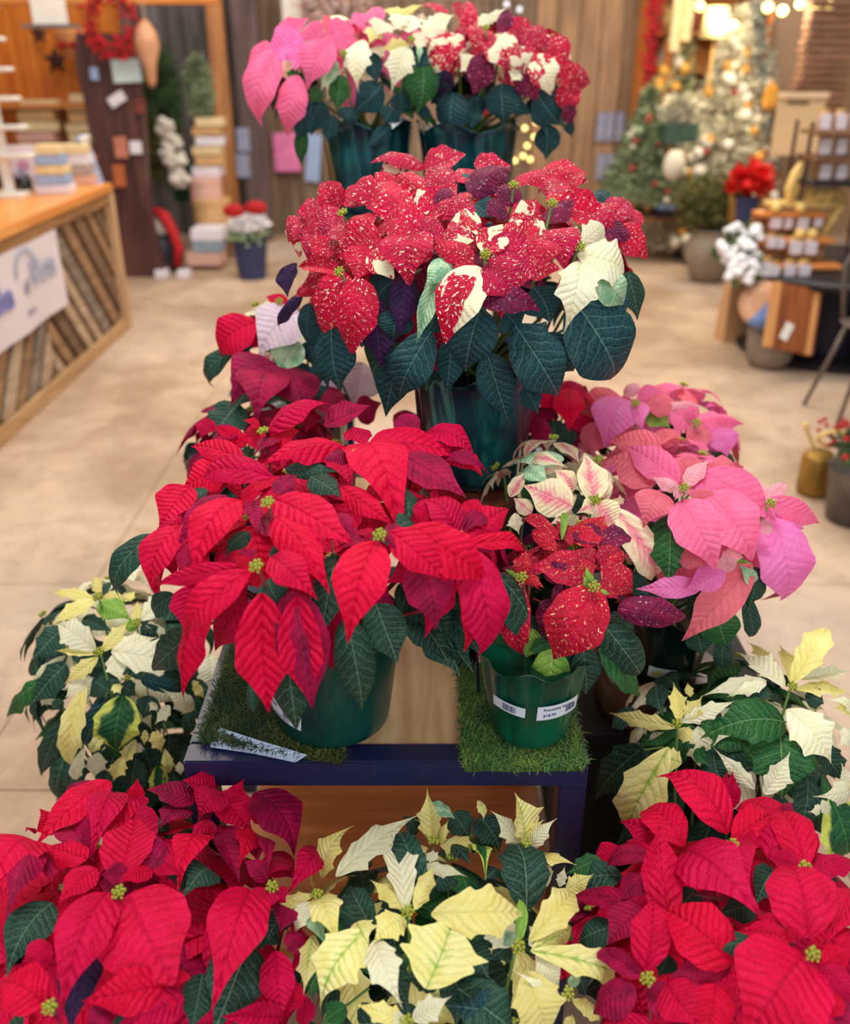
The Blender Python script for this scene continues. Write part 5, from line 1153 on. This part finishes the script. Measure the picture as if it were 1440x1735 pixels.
pm.t.links.new(pm.mix(pm.ramp(pm.math('SUBTRACT', s_.outputs[0], pm.math('MULTIPLY', s_.outputs[1], .9)), -.01, .03), c4((240, 184, 146)), c4((128, 160, 220))), pm.b.inputs['Base Color']); pm.b.inputs['Roughness'].default_value = .3
o = smooth(obj('plate', lathe(bmesh.new(), [(.06, -.01), (.13, .008), (.135, .014), (.06, .0)], 40), pm.m, t)); o.rotation_euler = (1.1, 0, -.15)
p = at(1343, 540, 5.02); t = thing('striped_cutting_board', 'brown striped cutting board with white label leaning on the round table', 'cutting board', p); t.rotation_euler = (-.42, .22, .12)
walnut = wood('walnut_strip', (168, 98, 56), (130, 68, 36), 3, 2, .4, .1, .2); maple = wood('maple_strip', (226, 166, 106), (206, 140, 80), 3, 2, .4, .1, .1)
for k, (x, w, m) in enumerate(((-.127, .045, maple), (-.0775, .05, walnut), (-.026, .05, walnut), (.0255, .05, walnut), (.0745, .045, walnut), (.1145, .032, maple), (.138, .014, walnut))): obj('wood_strip', bx((x, 0, 0), (w, .03, .36), bevel=.001), m, t)
obj('white_label', bx((-.035, -.018, -.08), (.05, .004, .10), Matrix.Rotation(.35, 3, 'Y'), .001), white, t)
# metal chair
cm = plain('bronze_grey_metal', (116, 104, 98), .4, .5, var=.08)
t = thing('metal_chair', 'bronze grey metal chair with splayed legs at the right edge', 'chair', (2.22, 4.36, 0))
smooth(obj('seat', lathe(bmesh.new(), [(.05, .475), (.16, .470), (.20, .480), (.21, .475), (.19, .46)], 40, fr=lambda r, z, a, k: (r*(1+.06*math.cos(4*a)), z+.015*math.cos(2*a)), cap=True), cm, t))
for s in (-1, 1):
    for q in (-1, 1): smooth(obj('leg', tube(bmesh.new(), [(s*.13, q*.12, .46), (s*.24, q*.2, 0)], [.014, .010], 8), cm, t))
smooth(obj('backrest', tube(bmesh.new(), [(-.14, .16, .46), (-.17, .2, .72), (-.1, .23, .82), (.1, .23, .82), (.17, .2, .72), (.14, .16, .46)], .014, 8), cm, t))
obj('stretcher', tube(bmesh.new(), [(-.19, -.16, .22), (.19, -.16, .22)], .009), cm, t)
g_ = ground(1430, 560); lblock('wooden_crate', 'dark crate with yellow trim behind the metal chair', 'crate', (2.62, 4.95, .2), (.34, .3, .4), wood('dark_crate', (104, 62, 44), (60, 36, 30), 3, 0))
# bucket and gold bag with berries, right edge
g_ = ground(1446, 895); t = thing('galvanised_bucket', 'grey galvanised bucket with berries at the lower right edge', 'bucket', (g_.x+.02, g_.y+.08, 0))
zc = plain('galvanised_zinc', (128, 122, 122), .35, .6, var=.2, scale=10)
smooth(obj('bucket', lathe(bmesh.new(), [(.095, 0), (.12, .22), (.125, .225)], 36), zc, t)); foliage(0, ell((0, 0, .31), (.12, .1, .08)), 500, .05, .018, evg, t, 'greenery', 41)
bm = bmesh.new(); r = random.Random(5)
for k in range(26): ball(bm, (r.uniform(-.12, .08), r.uniform(-.1, .08), .28+r.uniform(0, .13)), .013, 1)
obj('berries', bm, redb, t, kind='stuff')
o = smooth(obj('rim_bow', ball(ball(bmesh.new(), (-.05, -.1, .25), .03, 2), (-.01, -.11, .27), .025, 2), ornw, t))
g_ = ground(1378, 838); t = thing('gold_gift_bag', 'small gold bag with berry sprigs beside the galvanised bucket', 'bag', (g_.x, g_.y+.02, 0))
smooth(obj('bag_body', lathe(bmesh.new(), [(.062, 0), (.066, .02), (.066, .16), (.05, .185)], 24), plain('mustard_gold_foil', (170, 130, 56), .4, .4, var=.2), t))
obj('ribbon', tube(bmesh.new(), [(.066, -.02, .17), (.09, -.04, .10), (.085, -.05, .02)], .012), bluec, t)
smooth(obj('gold_loop', tube(bmesh.new(), [(.04+.07*math.cos(a*.6), -.02, .25+.03*math.sin(a*.6)) for a in range(11)], .010, 7), goldb, t)); obj('gold_sprig', tube(bmesh.new(), [(0, 0, .16), (-.05, 0, .24), (-.085, 0, .31)], [.006, .008, .010]), goldb, t)
bm = bmesh.new()
for k in range(14): ball(bm, (r.uniform(-.01, .13), r.uniform(-.03, .05), .26+r.uniform(0, .07)), .011, 1)
obj('berries', bm, redb, t, kind='stuff')
